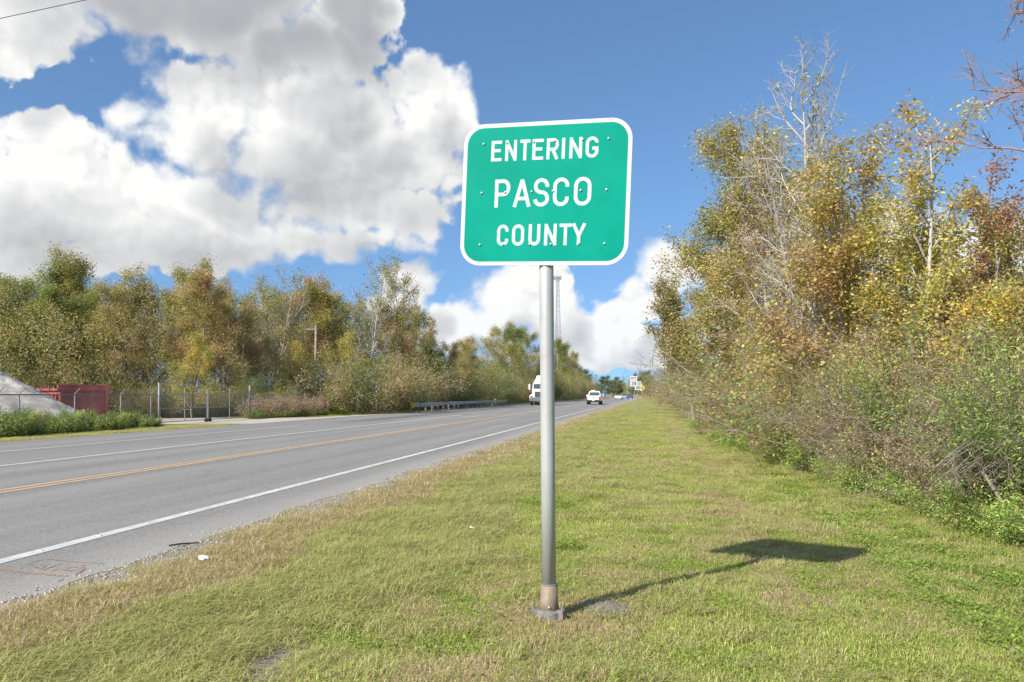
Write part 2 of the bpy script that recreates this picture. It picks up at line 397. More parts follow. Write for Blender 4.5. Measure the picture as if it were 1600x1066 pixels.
def asphalt_mat(name, tint):
    m = bpy.data.materials.new(name); m.use_nodes = True; nt = m.node_tree; q = NT(nt)
    b = nt.nodes['Principled BSDF']; b.inputs['Roughness'].default_value = 0.85; b.inputs['Specular IOR Level'].default_value = 0.3
    p = q.n('ShaderNodeNewGeometry').outputs['Position']; s = q.n('ShaderNodeSeparateXYZ', {0: p}); x, y, z = s.outputs
    n3 = q.noise(p, 38, 5, 0.85); n2 = q.noise(p, 3.0, 5, 0.65); n1 = q.noise(q.vm('MULTIPLY', p, (1.0, 0.05, 1)), 1.1, 4, 0.6)
    c = q.mix(q.ramp(n3, 0.33, 0.67), tuple(t * 0.62 for t in tint), tuple(t * 1.4 for t in tint))
    vc = q.n('ShaderNodeTexVoronoi', {'Vector': p, 'Scale': 60.0}); gr_ = q.n('ShaderNodeSeparateColor', {0: vc.outputs['Color']}).outputs[0]
    c = q.mix(1.0, c, q.mix(gr_, (0.62, 0.62, 0.62), (1.38, 1.38, 1.36)), 'MULTIPLY')
    c = q.mix(q.m('MULTIPLY', q.ramp(n1, 0.35, 0.68), 0.5), c, tuple(t * 1.45 for t in tint))
    c = q.mix(q.m('MULTIPLY', q.ramp(n2, 0.5, 0.8), 0.25), c, tuple(t * 0.6 for t in tint))
    # worn wheel tracks: paler bands along each lane, set by where the tyres run
    for cx in (-6.35, -8.2, -10.1, -11.6):
        band = q.ramp(q.m('ABSOLUTE', q.m('SUBTRACT', q.m('MULTIPLY_ADD', q.m('SUBTRACT', n2, 0.5), 0.25, x), cx)), 0.15, 0.55, 1.0, 0.0)
        c = q.mix(q.m('MULTIPLY', band, 0.22), c, tuple(t * 1.5 for t in tint))
    # fine cracks in places
    wv = q.vm('MULTIPLY_ADD', q.vm('SUBTRACT', q.noise(p, 1.3, 5, 0.7, '3D', 1), (0.5, 0.5, 0.5)), (0.9, 0.9, 0), q.vm('MULTIPLY', p, (1.0, 0.45, 0)))
    ce = q.n('ShaderNodeTexVoronoi', {'Vector': wv, 'Scale': 0.36}, feature='DISTANCE_TO_EDGE', voronoi_dimensions='2D')
    ck = q.m('MULTIPLY', q.ramp(ce.outputs[0], 0.0025, 0.008, 1.0, 0.0), q.ramp(q.noise(p, 0.25, 3, 0.6), 0.50, 0.62))
    c = q.mix(q.m('MULTIPLY', ck, 0.6), c, tuple(t * 0.35 for t in tint))
    # sand blown over the shoulder
    sh = q.ramp(q.m('MULTIPLY_ADD', q.m('SUBTRACT', n2, 0.5), 0.7, x), -5.25, -4.2)
    c = q.mix(q.m('MULTIPLY', sh, 0.55), c, (0.36, 0.335, 0.30))
    # dark tyre-scrubbed patch by the gate drive
    dk = q.m('MULTIPLY', q.ramp(q.m('ABSOLUTE', q.m('SUBTRACT', q.m('MULTIPLY_ADD', q.m('SUBTRACT', n1, 0.5), 1.0, x), -15.0)), 0.3, 0.9, 1, 0), q.m('MULTIPLY', q.ramp(y, 34, 42), q.ramp(y, 90, 70)))
    c = q.mix(q.m('MULTIPLY', dk, 0.5), c, (0.06, 0.06, 0.062))
    nt.links.new(c, b.inputs['Base Color'])
    bp = q.n('ShaderNodeBump', {'Strength': 0.55, 'Distance': 0.008, 'Height': n3}); nt.links.new(bp.outputs[0], b.inputs['Normal'])
    MT[name] = m
asphalt_mat('asphalt', (0.190, 0.182, 0.170))
def line_mat(name, c0, under=(0.16, 0.155, 0.15), wear=0.35):
    m = bpy.data.materials.new(name); m.use_nodes = True; nt = m.node_tree; q = NT(nt)
    b = nt.nodes['Principled BSDF']; b.inputs['Roughness'].default_value = 0.7
    p = q.n('ShaderNodeNewGeometry').outputs['Position']
    n = q.noise(p, 45, 4, 0.75); n2 = q.noise(p, 2.5, 4, 0.6)
    f = q.m('MULTIPLY', q.ramp(q.m('ADD', n, q.m('MULTIPLY', q.m('SUBTRACT', n2, 0.5), 0.5)), 0.42, 0.68), wear)
    nt.links.new(q.mix(f, c0, under), b.inputs['Base Color']); MT[name] = m
line_mat('line_white', (0.54, 0.54, 0.51), wear=0.55); line_mat('line_old', (0.44, 0.44, 0.42), wear=0.6)
line_mat('line_yellow', (0.55, 0.36, 0.18), wear=0.6); line_mat('spray_orange', (0.44, 0.25, 0.15), (0.22, 0.20, 0.18), wear=1.0)

def axis(pts):                          # [(start, end, step)...] -> sorted coordinates
    return np.unique(np.round(np.concatenate([np.arange(a, b + 1e-6, s) for a, b, s in pts]), 4))
gx_ = axis([(-800, -60, 60), (-60, -24, 3), (-24, -18.3, 0.5), (-18.3, -4.6, 3), (-4.6, 7, 0.12), (7, 14, 0.7), (14, 60, 5), (60, 800, 60)])
gy_ = axis([(-80, 0, 4), (0, 22, 0.16), (22, 60, 0.7), (60, 400, 10), (400, 3000, 100)])
GX, GY = np.meshgrid(gx_, gy_, indexing='ij'); GZ = zg(GX, GY)
nx, ny = GX.shape; idx = np.arange(nx * ny).reshape(nx, ny)
gq = np.stack([idx[:-1, :-1], idx[1:, :-1], idx[1:, 1:], idx[:-1, 1:]], -1).reshape(-1, 4)
gv = np.stack([bend(GX, GY), GY, GZ], -1).reshape(-1, 3)
tag(obj('ground', mesh_np('ground', gv, gq, mats=[MT['verge']], smooth=True)), 'grassy ground of the road verge and the fields beyond', kind='structure')
rgen = np.random.RandomState(3)
ys_ = axis([(-60, 0, 5), (0, 24, 0.12), (24, 60, 0.5), (60, 900, 5)])
def strip(name, xl, xr, z, m, parent, y0=-60, y1=900, kind=None, jl=0, jr=0):
    y = ys_[(ys_ > y0) & (ys_ < y1)]; y = np.concatenate([[y0], y, [y1]])
    a = xl(y) if callable(xl) else np.full(len(y), xl); b = xr(y) if callable(xr) else np.full(len(y), xr)
    V = np.concatenate([np.stack([bend(a, y), y, np.full(len(y), z)], -1), np.stack([bend(b, y), y, np.full(len(y), z)], -1)])
    n = len(y); q = np.stack([np.arange(n - 1), np.arange(n - 1) + n, np.arange(n - 1) + n + 1, np.arange(n - 1) + 1], -1)
    o = obj(name, mesh_np(name, V, q, mats=[m]), parent)
    if kind: o['kind'] = kind
    return o
road = strip('road', lambda y: np.interp(y, [-60, 48, 62, 900], [-18.6, -18.6, -17.3, -17.3]) + 0.12 * (fbm(y, y * 0, 0.7, 2, 3) - 0.5),
             lambda y: EDGE + 0.30 * (fbm(y, y * 0, 1.1, 5, 4) - 0.5) + 0.1 * (vn(y, y * 0, 5.5, 8) - 0.5), 0.0, MT['asphalt'], None, kind='structure')
road['label'] = 'grey asphalt two lane road with a turn lane'
strip('edge_line', -5.42, -5.27, 0.004, MT['line_white'], road)
strip('centre_line', -9.37, -9.25, 0.004, MT['line_yellow'], road); strip('centre_line', -9.15, -9.03, 0.004, MT['line_yellow'], road)
strip('lane_line', -12.55, -12.40, 0.004, MT['line_white'], road, y1=52)
for k in range(14): strip('lane_line', -12.55, -12.40, 0.004, MT['line_old'], road, 55 + 12 * k, 58 + 12 * k)
strip('edge_line', -15.62, -15.47, 0.004, MT['line_old'], road, y1=33.5)
strip('edge_line', -15.62, -15.47, 0.004, MT['line_old'], road, y0=66)
ar = MB()                               # turn arrow in the middle lane
ar.add([(-10.95, 48.0, .0045), (-10.80, 48.0, .0045), (-10.80, 50.6, .0045), (-10.95, 50.8, .0045)], [(0, 1, 2, 3)])
ar.add([(-10.95, 50.8, .0045), (-10.80, 50.6, .0045), (-10.2, 51.4, .0045), (-10.3, 51.7, .0045)], [(0, 1, 2, 3)])
ar.add([(-10.35, 50.9, .0045), (-9.95, 52.6, .0045), (-10.5, 52.2, .0045)], [(0, 1, 2)])
ar.add([(-11.3, 47.0, .0045), (-11.05, 47.0, .0045), (-10.80, 48.0, .0045), (-10.95, 48.0, .0045)], [(0, 1, 2, 3)])
ar.build('turn_arrow', MT['line_white'], road)
# raised bumps on the edge line
bmp = MB(); bmp.box((0, 0, 0.006), (0.07, 0.03, 0.010), taper=0.7); bme = bmp.mesh('line_bump', MT['line_old'])
for k in range(40): obj('line_bump', bme, road, (-5.345, 3.2 + 0.762 * k, 0.0))
# orange survey paint on the shoulder: arrow head and scrawled letters
def ribbon(mb, pts, w, z):
    pts = np.array(pts, float)
    t = np.gradient(pts, axis=0); t /= np.linalg.norm(t, axis=1)[:, None] + 1e-9
    nrm = np.stack([-t[:, 1], t[:, 0]], -1); n = len(pts)
    vs = [(*p, z) for p in pts + nrm * w / 2] + [(*p, z) for p in pts - nrm * w / 2]
    mb.add(vs, [(i, n + i, n + i + 1, i + 1) for i in range(n - 1)])
def G(px, py, z=0.0):                   # ground point under a photo pixel
    d = F * (CAMZ - z) / (py - HZY); return P(px, d)
sp = MB()
for i, (pl, w) in enumerate([([(0, 890), (50, 896), (105, 901)], 0.05), ([(45, 881), (62, 875), (80, 874), (92, 876), (122, 879), (160, 881)], 0.03),
               ([(45, 881), (55, 887), (66, 889), (70, 885), (62, 883)], 0.025), ([(66, 891), (80, 886), (95, 881)], 0.025), ([(80, 892), (100, 888), (120, 887), (132, 883)], 0.03),
               ([(97, 890), (110, 893), (124, 890), (130, 886)], 0.035), ([(120, 897), (126, 892), (132, 888)], 0.04)]):
    q = [G(*p) for p in pl]
    t = np.linspace(0, 1, 9); u = np.linspace(0, 1, len(q))
    q = np.stack([np.interp(t, u, [a[0] for a in q]), np.interp(t, u, [a[1] for a in q])], -1)
    ribbon(sp, q, w, 0.005 + 0.0004 * i)
sp.build('spray_paint_mark', MT['spray_orange'], road)
pn_ = MT['spray_orange'].node_tree; qq = NT(pn_); pb = pn_.nodes['Principled BSDF']
pw = qq.noise(qq.n('ShaderNodeNewGeometry').outputs['Position'], 32, 5, 0.75)
pn_.links.new(qq.n('ShaderNodeMixShader', {0: qq.ramp(pw, 0.40, 0.62, 0.15, 0.95), 1: pb.outputs[0], 2: qq.n('ShaderNodeBsdfTransparent').outputs[0]}).outputs[0], pn_.nodes['Material Output'].inputs[0])
dm = bpy.data.materials.new('sandy_drive'); dm.use_nodes = True; q = NT(dm.node_tree)
pp = q.n('ShaderNodeNewGeometry').outputs['Position']
dm.node_tree.links.new(q.mix(q.noise(pp, 1.4, 5, 0.6), (0.30, 0.26, 0.21), (0.50, 0.45, 0.38)), dm.node_tree.nodes['Principled BSDF'].inputs['Base Color'])
dm.node_tree.nodes['Principled BSDF'].inputs['Roughness'].default_value = 0.95
dv = [(-18.4, 35), (-20, 36.0), (-22, 36.0), (-26, 36.3), (-33, 36), (-33, 43), (-26, 43.6), (-23.5, 44.5), (-21, 48), (-19.5, 54), (-17.7, 58)]
dvz = [(x, y, max(Zg(x, y) + 0.02, -0.005 if x > -19 else -1)) for x, y in dv]
dmb = MB(); dmb.add([(-18.0, 46, -0.004)] + dvz, [(0, i, i + 1) for i in range(1, len(dvz))])
tag(dmb.build('sandy_driveway', dm), 'pale sandy driveway apron in front of the chain-link gate', kind='structure')

#SIGN
# ------------------------------------------------------------------ lettering by strokes
def arc(cx, cy, rx, ry, a0, a1, n=10):
    return [(cx + rx * cos(radians(a0 + (a1 - a0) * k / n)), cy + ry * sin(radians(a0 + (a1 - a0) * k / n))) for k in range(n + 1)]
def glyph(ch, asp):
    """centre-line strokes in a unit box; asp = width/height so that round ends stay round"""
    r = min(0.5, 0.5 * asp)                      # vertical radius of a full-width half circle
    stad = arc(.5, 1 - r, .5, r, 0, 180) + arc(.5, r, .5, r, 180, 360)
    q = .25 * 1.0
    if ch == 'E': return [[(0, 0), (0, 1)], [(0, 1), (1, 1)], [(0, .52), (.85, .52)], [(0, 0), (1, 0)]]
    if ch == 'L': return [[(0, 1), (0, 0), (1, 0)]]
    if ch == 'N': return [[(0, 0), (0, 1)], [(1, 0), (1, 1)], ['nocap', (0.0, 1), (1.0, 0)]]
    if ch == 'M': return [[(0, 0), (0, 1)], [(1, 0), (1, 1)], ['nocap', (0, 1), (.5, .2), (1, 1)]]
    if ch == 'H': return [[(0, 0), (0, 1)], [(1, 0), (1, 1)], [(0, .5), (1, .5)]]
    if ch == 'T': return [[(0, 1), (1, 1)], ['nocap', (.5, -.09), (.5, 1)]]
    if ch == 'I': return [[(.5, 0), (.5, 1)]]
    if ch == 'R': return [[(0, 0), (0, 1)], ['nocap', (0, 1), (.55, 1)] + arc(.6, .735, .4, .265, 90, -90) + [(0, .47)], ['nocap', (.5, .47), (1.02, -.09)]]
    if ch == 'P': return [[(0, 0), (0, 1)], ['nocap', (0, 1), (.55, 1)] + arc(.58, .73, .42, .27, 90, -90) + [(0, .46)]]
    if ch == 'D': return [[(0, 0), (0, 1)], ['nocap', (0, 1), (.5, 1)] + arc(.5, .5, .5, .5, 90, -90) + [(0, 0)]]
    if ch == 'A': return [['nocap', (-.02, -.07), (.5, 1.04)], ['nocap', (1.02, -.07), (.5, 1.04)], ['nocap', (.17, .27), (.83, .27)]]
    if ch == 'Y': return [['nocap', (-.05, 1.09), (.5, .42)], ['nocap', (1.05, 1.09), (.5, .42)], ['nocap', (.5, -.09), (.5, .46)]]
    if ch == 'U': return [['nocap', (0, 1.09)] + arc(.5, r, .5, r, 180, 360) + [(1, 1.09)]]
    if ch == 'O' or ch == '0': return [['nocap'] + stad + [stad[0]]]
    if ch == 'C': return [['nocap', (.98, .70)] + arc(.5, 1 - r, .5, r, 12, 180) + arc(.5, r, .5, r, 180, 348) + [(.98, .30)]]
    if ch == 'G': return [['nocap', (.98, .74)] + arc(.5, 1 - r, .5, r, 12, 180) + arc(.5, r, .5, r, 180, 360) + [(1, .44), (.52, .44)]]
    if ch == 'S': return [['nocap', (.97, .72)] + arc(.5, .755, .47, .245, 10, 180) + arc(.5, .755, .47, .25, 180, 262, 5) + arc(.5, .255, .5, .255, 78, 0, 5) + arc(.5, .255, .5, .255, 0, -172)]
    if ch == '3': return [['nocap'] + arc(.45, .75, .5, .25, 160, -90) + [(.35, .5)], ['nocap', (.35, .5)] + arc(.45, .25, .55, .25, 90, -160)]
    if ch == '9': return [['nocap'] + arc(.5, .69, .5, .31, 0, 360, 16), ['nocap', (1, .69), (1, .3)] + arc(.5, .28, .5, .28, 0, -150)]
    if ch == '6': return [['nocap'] + arc(.5, .31, .5, .31, 0, 360, 16), ['nocap', (0, .31), (0, .7)] + arc(.5, .72, .5, .28, 180, 30)]
    return []
def stroke_letter(mb, ch, x0, x1, y0, y1, s, zoff=0.0):
    """adds the letter in the x-z plane, facing -y; each stroke a hair proud of the last"""
    w, h = (x1 - x0 - s), (y1 - y0 - s)
    for k, pl in enumerate(glyph(ch, (w / h) if h else 1)):
        cap = True
        if pl[0] == 'nocap': cap = False; pl = pl[1:]
        p = np.array([(x0 + s / 2 + a * w, y0 + s / 2 + b * h) for a, b in pl])
        keep = [0] + [i for i in range(1, len(p)) if np.linalg.norm(p[i] - p[i - 1]) > 1e-5]; p = p[keep]
        closed = np.linalg.norm(p[0] - p[-1]) < 1e-4
        d = np.diff(p, axis=0); d /= np.linalg.norm(d, axis=1)[:, None]
        if cap: p[0] -= d[0] * s / 2; p[-1] += d[-1] * s / 2
        L = []; R = []
        for i in range(len(p)):
            da = d[i - 1] if i > 0 else (d[-1] if closed else d[0]); db = d[i] if i < len(d) else (d[0] if closed else d[-1])
            na = np.array([-da[1], da[0]]); nb = np.array([-db[1], db[0]]); mt = na + nb; mt /= np.linalg.norm(mt)
            k2 = 1 / max(0.5, float(mt @ na)); L.append(p[i] + mt * s / 2 * k2); R.append(p[i] - mt * s / 2 * k2)
        yy = -(zoff + 0.0003 * (k + 1)); n = len(p)
        mb.add([(a, yy, b) for a, b in L] + [(a, yy, b) for a, b in R], [(i, n + i, n + i + 1, i + 1) for i in range(n - 1)])
def rrect(w, h, r, n=10, cx=0, cz=0):
    out = []
    for sx_, sz_, a in ((1, 1, 0), (-1, 1, 90), (-1, -1, 180), (1, -1, 270)):
        out += [(cx + sx_ * (w / 2 - r) + r * cos(radians(a + 90 * k / n)), cz + sz_ * (h / 2 - r) + r * sin(radians(a + 90 * k / n))) for k in range(n + 1)]
    return out

# ------------------------------------------------------------------ the county sign
SPD = F * (CAMZ + 0.10) / (966 - HZY)
spx, spy = P(858, SPD); spz = Zg(spx, spy)
SW, SH = 1.145, 0.955
sign = empty('county_sign', (spx, spy, spz), 0, 'green sign reading ENTERING PASCO COUNTY on a round aluminium post', 'road sign')
LEAN = radians(-0.45)                    # post leans a touch to the left
ztop = ZH(305, SPD) - spz                # sign centre above the ground
lean_x = lambda z: sin(LEAN) * z
mb = MB(); mb.tube([(lean_x(z), 0, z) for z in (0.17, 1.0, 2.0, ztop + 0.30)], 0.0475, 40); mb.build('post', MT['alu'], sign, smooth=True)
mb = MB(); mb.tube([(0, 0, 0.215), (0, 0, 0.222), (0, 0, 0.225)], [0.0535, 0.056, 0.0535], 40); mb.build('collar_ring', MT['alu_cast'], sign, smooth=True)
mb = MB(); mb.tube([(0, 0, 0.03), (0, 0, 0.09), (0, 0, 0.216)], [0.066, 0.060, 0.056], 40); mb.build('base_sleeve', MT['sleeve'], sign, smooth=True)
mb = MB()
mb.tube([(0, 0, 0.0), (0, 0, 0.042), (0, 0, 0.055)], [0.094, 0.090, 0.068], 32)
for a in (190, 335, 75): mb.box((0.092 * cos(radians(a)), 0.092 * sin(radians(a)), 0.029), (0.062, 0.052, 0.058), rz=radians(a), taper=0.85)
flange = mb.build('base_flange', MT['alu_cast'], sign)
hx = MB(); hx.tube([(0, 0, 0), (0, 0, 0.018)], 0.014, 6); hx.tube([(0, 0, 0.018), (0, 0, 0.034)], 0.008, 8); hxm = hx.mesh('bolt', MT['bolt'])
for a in (190, 335, 75): obj('bolt', hxm, flange, (0.105 * cos(radians(a)), 0.105 * sin(radians(a)), 0.058))
rv = MB(); rv.tube([(0, 0, 0), (0, -0.006, 0), (0, -0.009, 0)], [0.012, 0.011, 0.005], 10); rvm = rv.mesh('set_bolt', MT['bolt'], True)
for a in (8, 128, 248): obj('set_bolt', rvm, sign, (0.0605 * sin(radians(a)), -0.0605 * cos(radians(a)), 0.078), (0, 0, radians(a)))
mb = MB(); mb.tube([(0, 0, -0.04), (0, 0, 0.004)], [0.125, 0.122], 24); mb.build('concrete_footing', mat('concrete', (0.22, 0.19, 0.16), 0.95, 0, 0.2, 10, 0.5, 60), sign)
PYAW, PROLL = radians(-5.5), radians(2.3)
panel = MB(); panel.prism(rrect(SW, SH, 0.142), 0.0, 0.0035, 'y')
panel = panel.build('sign_panel', MT['sign_white'], sign, (lean_x(ztop) - 0.006, -0.0545, ztop), (0, PROLL, PYAW))
gm = MB(); bw = 0.027
gm.add([(a, -0.0012, b) for a, b in rrect(SW - 2 * bw, SH - 2 * bw, 0.142 - bw)], [tuple(range(44))]); gm.build('green_field', MT['sign_green'], panel)
kx = SW / 1062.0; kz = SH / 905.0
WORDS = [('ENTERING', [(302, 370), (393, 467), (487, 552), (567, 637), (657, 733), (752, 772), (800, 878), (900, 978)], 0.292, 0.138, 0.0208),
         ('PASCO', [(335, 435), (455, 567), (583, 684), (708, 808), (838, 945)], 0.006, 0.188, 0.0242),
         ('COUNTY', [(360, 434), (457, 535), (563, 637), (663, 740), (757, 833), (836, 920)], -0.275, 0.142, 0.0214)]
for word, boxes, zc, hh, st in WORDS:
    for ch, (a, b) in zip(word, boxes):
        lm = MB(); stroke_letter(lm, ch, (a - 650) * kx, (b - 650) * kx, zc - hh / 2, zc + hh / 2, st, 0.0014)
        lo = lm.build('letter', MT['sign_white'], panel)
rvt = MB(); rvt.tube([(0, -0.001, 0), (0, -0.004, 0), (0, -0.0065, 0), (0, -0.0072, 0)], [0.0085, 0.0085, 0.0055, 0.001], 12); rvt = rvt.mesh('rivet', MT['alu'], True)
for cx_ in (250, 402, 573, 707, 880, 1038):
    for cz_ in (0.343, 0.012, -0.338): obj('rivet', rvt, panel, ((cx_ - 650) * kx, -0.0016, cz_))
mb = MB()
for z in (-0.33, 0.0, 0.33): mb.box((0, 0.012, z), (SW * 0.9, 0.018, 0.045))
mb.build('back_brace', MT['alu'], panel)
#SIGNEND

# ------------------------------------------------------------------ plants: branch and leaf generators
class Plant:
    """wood: tapered tubes; tips: where leaves can sit"""
    def __init__(s, seed):
        s.r = np.random.RandomState(seed); s.V = []; s.Q = []; s.C = []; s.nv = 0; s.tips = []; s.tdir = []; s.tb = []
    def limb(s, pts, r0, r1, n, col):
        pts = np.asarray(pts, float); k = len(pts)
        t = np.gradient(pts, axis=0); t /= np.linalg.norm(t, axis=1)[:, None] + 1e-9
        ref = np.array([0.3, 0.2, 1.0]) if abs(t[0, 2]) < 0.85 else np.array([1.0, 0.3, 0])
        a = np.cross(t, ref); a /= np.linalg.norm(a, axis=1)[:, None] + 1e-9; b = np.cross(t, a)
        w = 2 * pi * np.arange(n) / n
        rad = np.linspace(r0, r1, k)[:, None, None]
        v = pts[:, None, :] + rad * (a[:, None, :] * np.cos(w)[None, :, None] + b[:, None, :] * np.sin(w)[None, :, None])
        i = np.arange(k - 1)[:, None]; j = np.arange(n)[None, :]; j2 = (j + 1) % n
        q = np.stack([i * n + j, i * n + j2, (i + 1) * n + j2, (i + 1) * n + j], -1).reshape(-1, 4) + s.nv
        s.V.append(v.reshape(-1, 3)); s.Q.append(q); s.nv += k * n
        s.C.append(np.tile(np.asarray(col) * s.r.uniform(0.8, 1.2), (k * n, 1)))
    def path(s, p, d, L, k, wob, up):
        d = np.asarray(d, float); d = d / (np.linalg.norm(d) + 1e-9); pts = [np.asarray(p, float)]
        for i in range(k - 1):
            d = d + s.r.normal(0, wob, 3) + np.array([0, 0, up]); d /= np.linalg.norm(d)
            pts.append(pts[-1] + d * L / (k - 1))
        return np.array(pts)
    def tipsof(s, pts, b, f0=0.3):
        k = len(pts); i0 = int(f0 * (k - 1))
        for i in range(i0, k - 1):
            for u in (0.25, 0.75):
                s.tips.append(pts[i] * (1 - u) + pts[i + 1] * u); s.tdir.append(pts[i + 1] - pts[i]); s.tb.append(b)
        s.tips.append(pts[-1]); s.tdir.append(pts[-1] - pts[-2]); s.tb.append(b)
    def tree(s, h, r, n1=14, f0=0.25, len1=0.42, up1=0.10, n2=6, n3=4, spread=0.9, wob=0.16, col=(0.2, 0.17, 0.14), lean=(0, 0), stems=1, conic=0.6, twigcol=None):
        twigcol = twigcol or col
        for st in range(stems):
            az0 = s.r.uniform(0, 2 * pi); off = 0.0 if stems == 1 else 0.25
            d0 = (lean[0] + (0.35 * cos(az0) if stems > 1 else 0), lean[1] + (0.35 * sin(az0) if stems > 1 else 0), 1.0)
            hh = h * s.r.uniform(0.8, 1.0) if stems > 1 else h
            T = s.path((off * cos(az0), off * sin(az0), -0.1), d0, hh, 10, 0.09, 0.10)
            rr = r * (0.7 if stems > 1 else 1); s.limb(T, rr, rr * 0.12, 7, col)
            s.tipsof(T[7:], 0)
            for b in range(n1):
                f = f0 + (1 - f0) * (b + s.r.uniform(0, 1)) / n1; f = min(f, 0.97)
                p = T[int(f * 9)] * (1 - (f * 9) % 1) + T[min(9, int(f * 9) + 1)] * ((f * 9) % 1)
                a = b * 2.4 + s.r.uniform(-.5, .5) + az0
                L = hh * len1 * (1 - conic * (f - f0) / (1 - f0)) * s.r.uniform(0.7, 1.15)
                B = s.path(p, (cos(a) * spread, sin(a) * spread, s.r.uniform(0.3, 0.9)), L, 7, wob, up1)
                rb = max(0.008, rr * 0.42 * (1 - 0.6 * f)); s.limb(B, rb, rb * 0.2, 5, col); bid = st * 100 + b
                s.tipsof(B[4:], bid)
                for c in range(n2):
                    g = 0.25 + 0.75 * (c + s.r.uniform(0, 1)) / n2; i = min(5, int(g * 6)); pc = B[i] + (B[i + 1] - B[i]) * min(1, g * 6 - i)
                    dd = (B[i + 1] - B[i]) / np.linalg.norm(B[i + 1] - B[i]) + s.r.normal(0, 0.65, 3) + np.array([0, 0, 0.15])
                    C = s.path(pc, dd, L * s.r.uniform(0.28, 0.5), 5, wob * 1.2, up1 * 0.7)
                    rc = max(0.005, rb * 0.4); s.limb(C, rc, rc * 0.3, 3, twigcol); s.tipsof(C, bid, 0.2)
                    for e in range(n3):
                        i2 = s.r.randint(1, 4); de = (C[i2 + 1] - C[i2]) / np.linalg.norm(C[i2 + 1] - C[i2]) + s.r.normal(0, 0.6, 3)
                        D = s.path(C[i2], de, L * s.r.uniform(0.12, 0.24), 3, wob, 0.05)
                        s.limb(D, rc * 0.55, rc * 0.25, 3, twigcol); s.tipsof(D, bid, 0.0)
        return s
    def shrub(s, h, w, stems=16, n2=7, n3=3, droop=-0.06, col=(0.2, 0.16, 0.12), r=0.014, wob=0.16, flare=0.6, twigcol=None):
        twigcol = twigcol or col
        for st in range(stems):
            a = s.r.uniform(0, 2 * pi); o = w * 0.45 * sqrt(s.r.uniform(0, 1)); p = (o * cos(a), o * sin(a), -0.05)
            L = h * s.r.uniform(0.7, 1.15)
            B = s.path(p, (cos(a) * flare * s.r.uniform(0.1, 1.2), sin(a) * flare * s.r.uniform(0.1, 1.2), 1.0), L, 8, wob, droop)
            s.limb(B, r, r * 0.3, 4, col); s.tipsof(B[2:], st)
            for c in range(n2):
                i = s.r.randint(1, 7); d = (B[i] - B[i - 1]) / np.linalg.norm(B[i] - B[i - 1]) + s.r.normal(0, 0.7, 3)
                C = s.path(B[i], d, L * s.r.uniform(0.18, 0.42), 5, wob * 1.3, droop); s.limb(C, r * 0.45, r * 0.15, 3, twigcol); s.tipsof(C, st, 0.1)
                for e in range(n3):
                    i2 = s.r.randint(1, 4); D = s.path(C[i2], s.r.normal(0, 1, 3), L * s.r.uniform(0.07, 0.18), 3, wob, droop)
                    s.limb(D, r * 0.25, r * 0.1, 3, twigcol); s.tipsof(D, st, 0.0)
        return s
    def wood(s, name):
        return mesh_np(name, np.concatenate(s.V), np.concatenate(s.Q), col=np.concatenate(s.C), mats=[MT['bark']], smooth=True)
    def leaves(s, name, n, size, pal, wts, scatter=0.10, keep=0.8, asp=0.55, patch=1.0, zmax=None, zcol=None, jit=0.17, flat=0.5):
        """n leaf blades near the tips; pal/wts: leaf colours, chosen per spray so that sprays differ"""
        r = s.r; tip = np.array(s.tips); td = np.array(s.tdir); tb = np.array(s.tb)
        pk = (fbm(tip[:, 0] * 1.3 + tip[:, 2] * 0.7, tip[:, 1] * 1.3 - tip[:, 2], patch, s.r.randint(50), 3))
        ok = r.rand(len(tip)) < keep
        if zmax is not None: ok &= r.rand(len(tip)) < np.interp(tip[:, 2], zmax[0], zmax[1])
        rad_ = np.hypot(tip[:, 0] - np.median(tip[:, 0]), tip[:, 1] - np.median(tip[:, 1])); zz = tip[:, 2] / (tip[:, 2].max() + 1e-6)
        ok &= rad_ < np.percentile(rad_, 92) * np.interp(zz, [0, .12, .3], [.70, .85, 1.08])
        ids = np.nonzero(ok)[0]
        k = ids[r.randint(0, len(ids), n)]
        c = tip[k] + r.normal(0, scatter, (n, 3))
        nrm = r.normal(0, 1, (n, 3)); nrm[:, 2] = np.abs(nrm[:, 2]) + flat; nrm /= np.linalg.norm(nrm, axis=1)[:, None]
        ax = td[k] / (np.linalg.norm(td[k], axis=1)[:, None] + 1e-9) * 0.6 + r.normal(0, 0.8, (n, 3)); ax[:, 2] -= 0.25
        ax -= nrm * (ax * nrm).sum(1)[:, None]; ax /= np.linalg.norm(ax, axis=1)[:, None] + 1e-9
        sd = np.cross(nrm, ax)
        L = size * r.uniform(0.45, 1.4, n)[:, None]; Wd = L * asp * 0.5
        fold = nrm * (L * 0.10)
        V = np.stack([c, c + ax * L * 0.45 + sd * Wd + fold, c + ax * L, c + ax * L * 0.45 - sd * Wd + fold], 1).reshape(-1, 3)
        Q = np.arange(4 * n).reshape(n, 4)
        pal = np.array(pal, float); cw = np.cumsum(wts) / np.sum(wts)
        sp_ = pk / 1.0 + r.normal(0, 0.05, len(tip)); o = np.argsort(np.argsort(sp_)) / len(sp_)       # even spread of palette over sprays
        pi_ = np.searchsorted(cw, np.clip(o[k] + r.normal(0, 0.04, n), 0, 0.999))
        C = LK * pal[np.clip(pi_, 0, len(pal) - 1)] * r.uniform(1 - jit, 1 + jit, n)[:, None] * (1 + r.normal(0, 0.05, (n, 3)))
        return mesh_np(name, V, Q, col=np.repeat(np.clip(C, 0.005, 0.9), 4, 0), mats=[MT['leaf']])
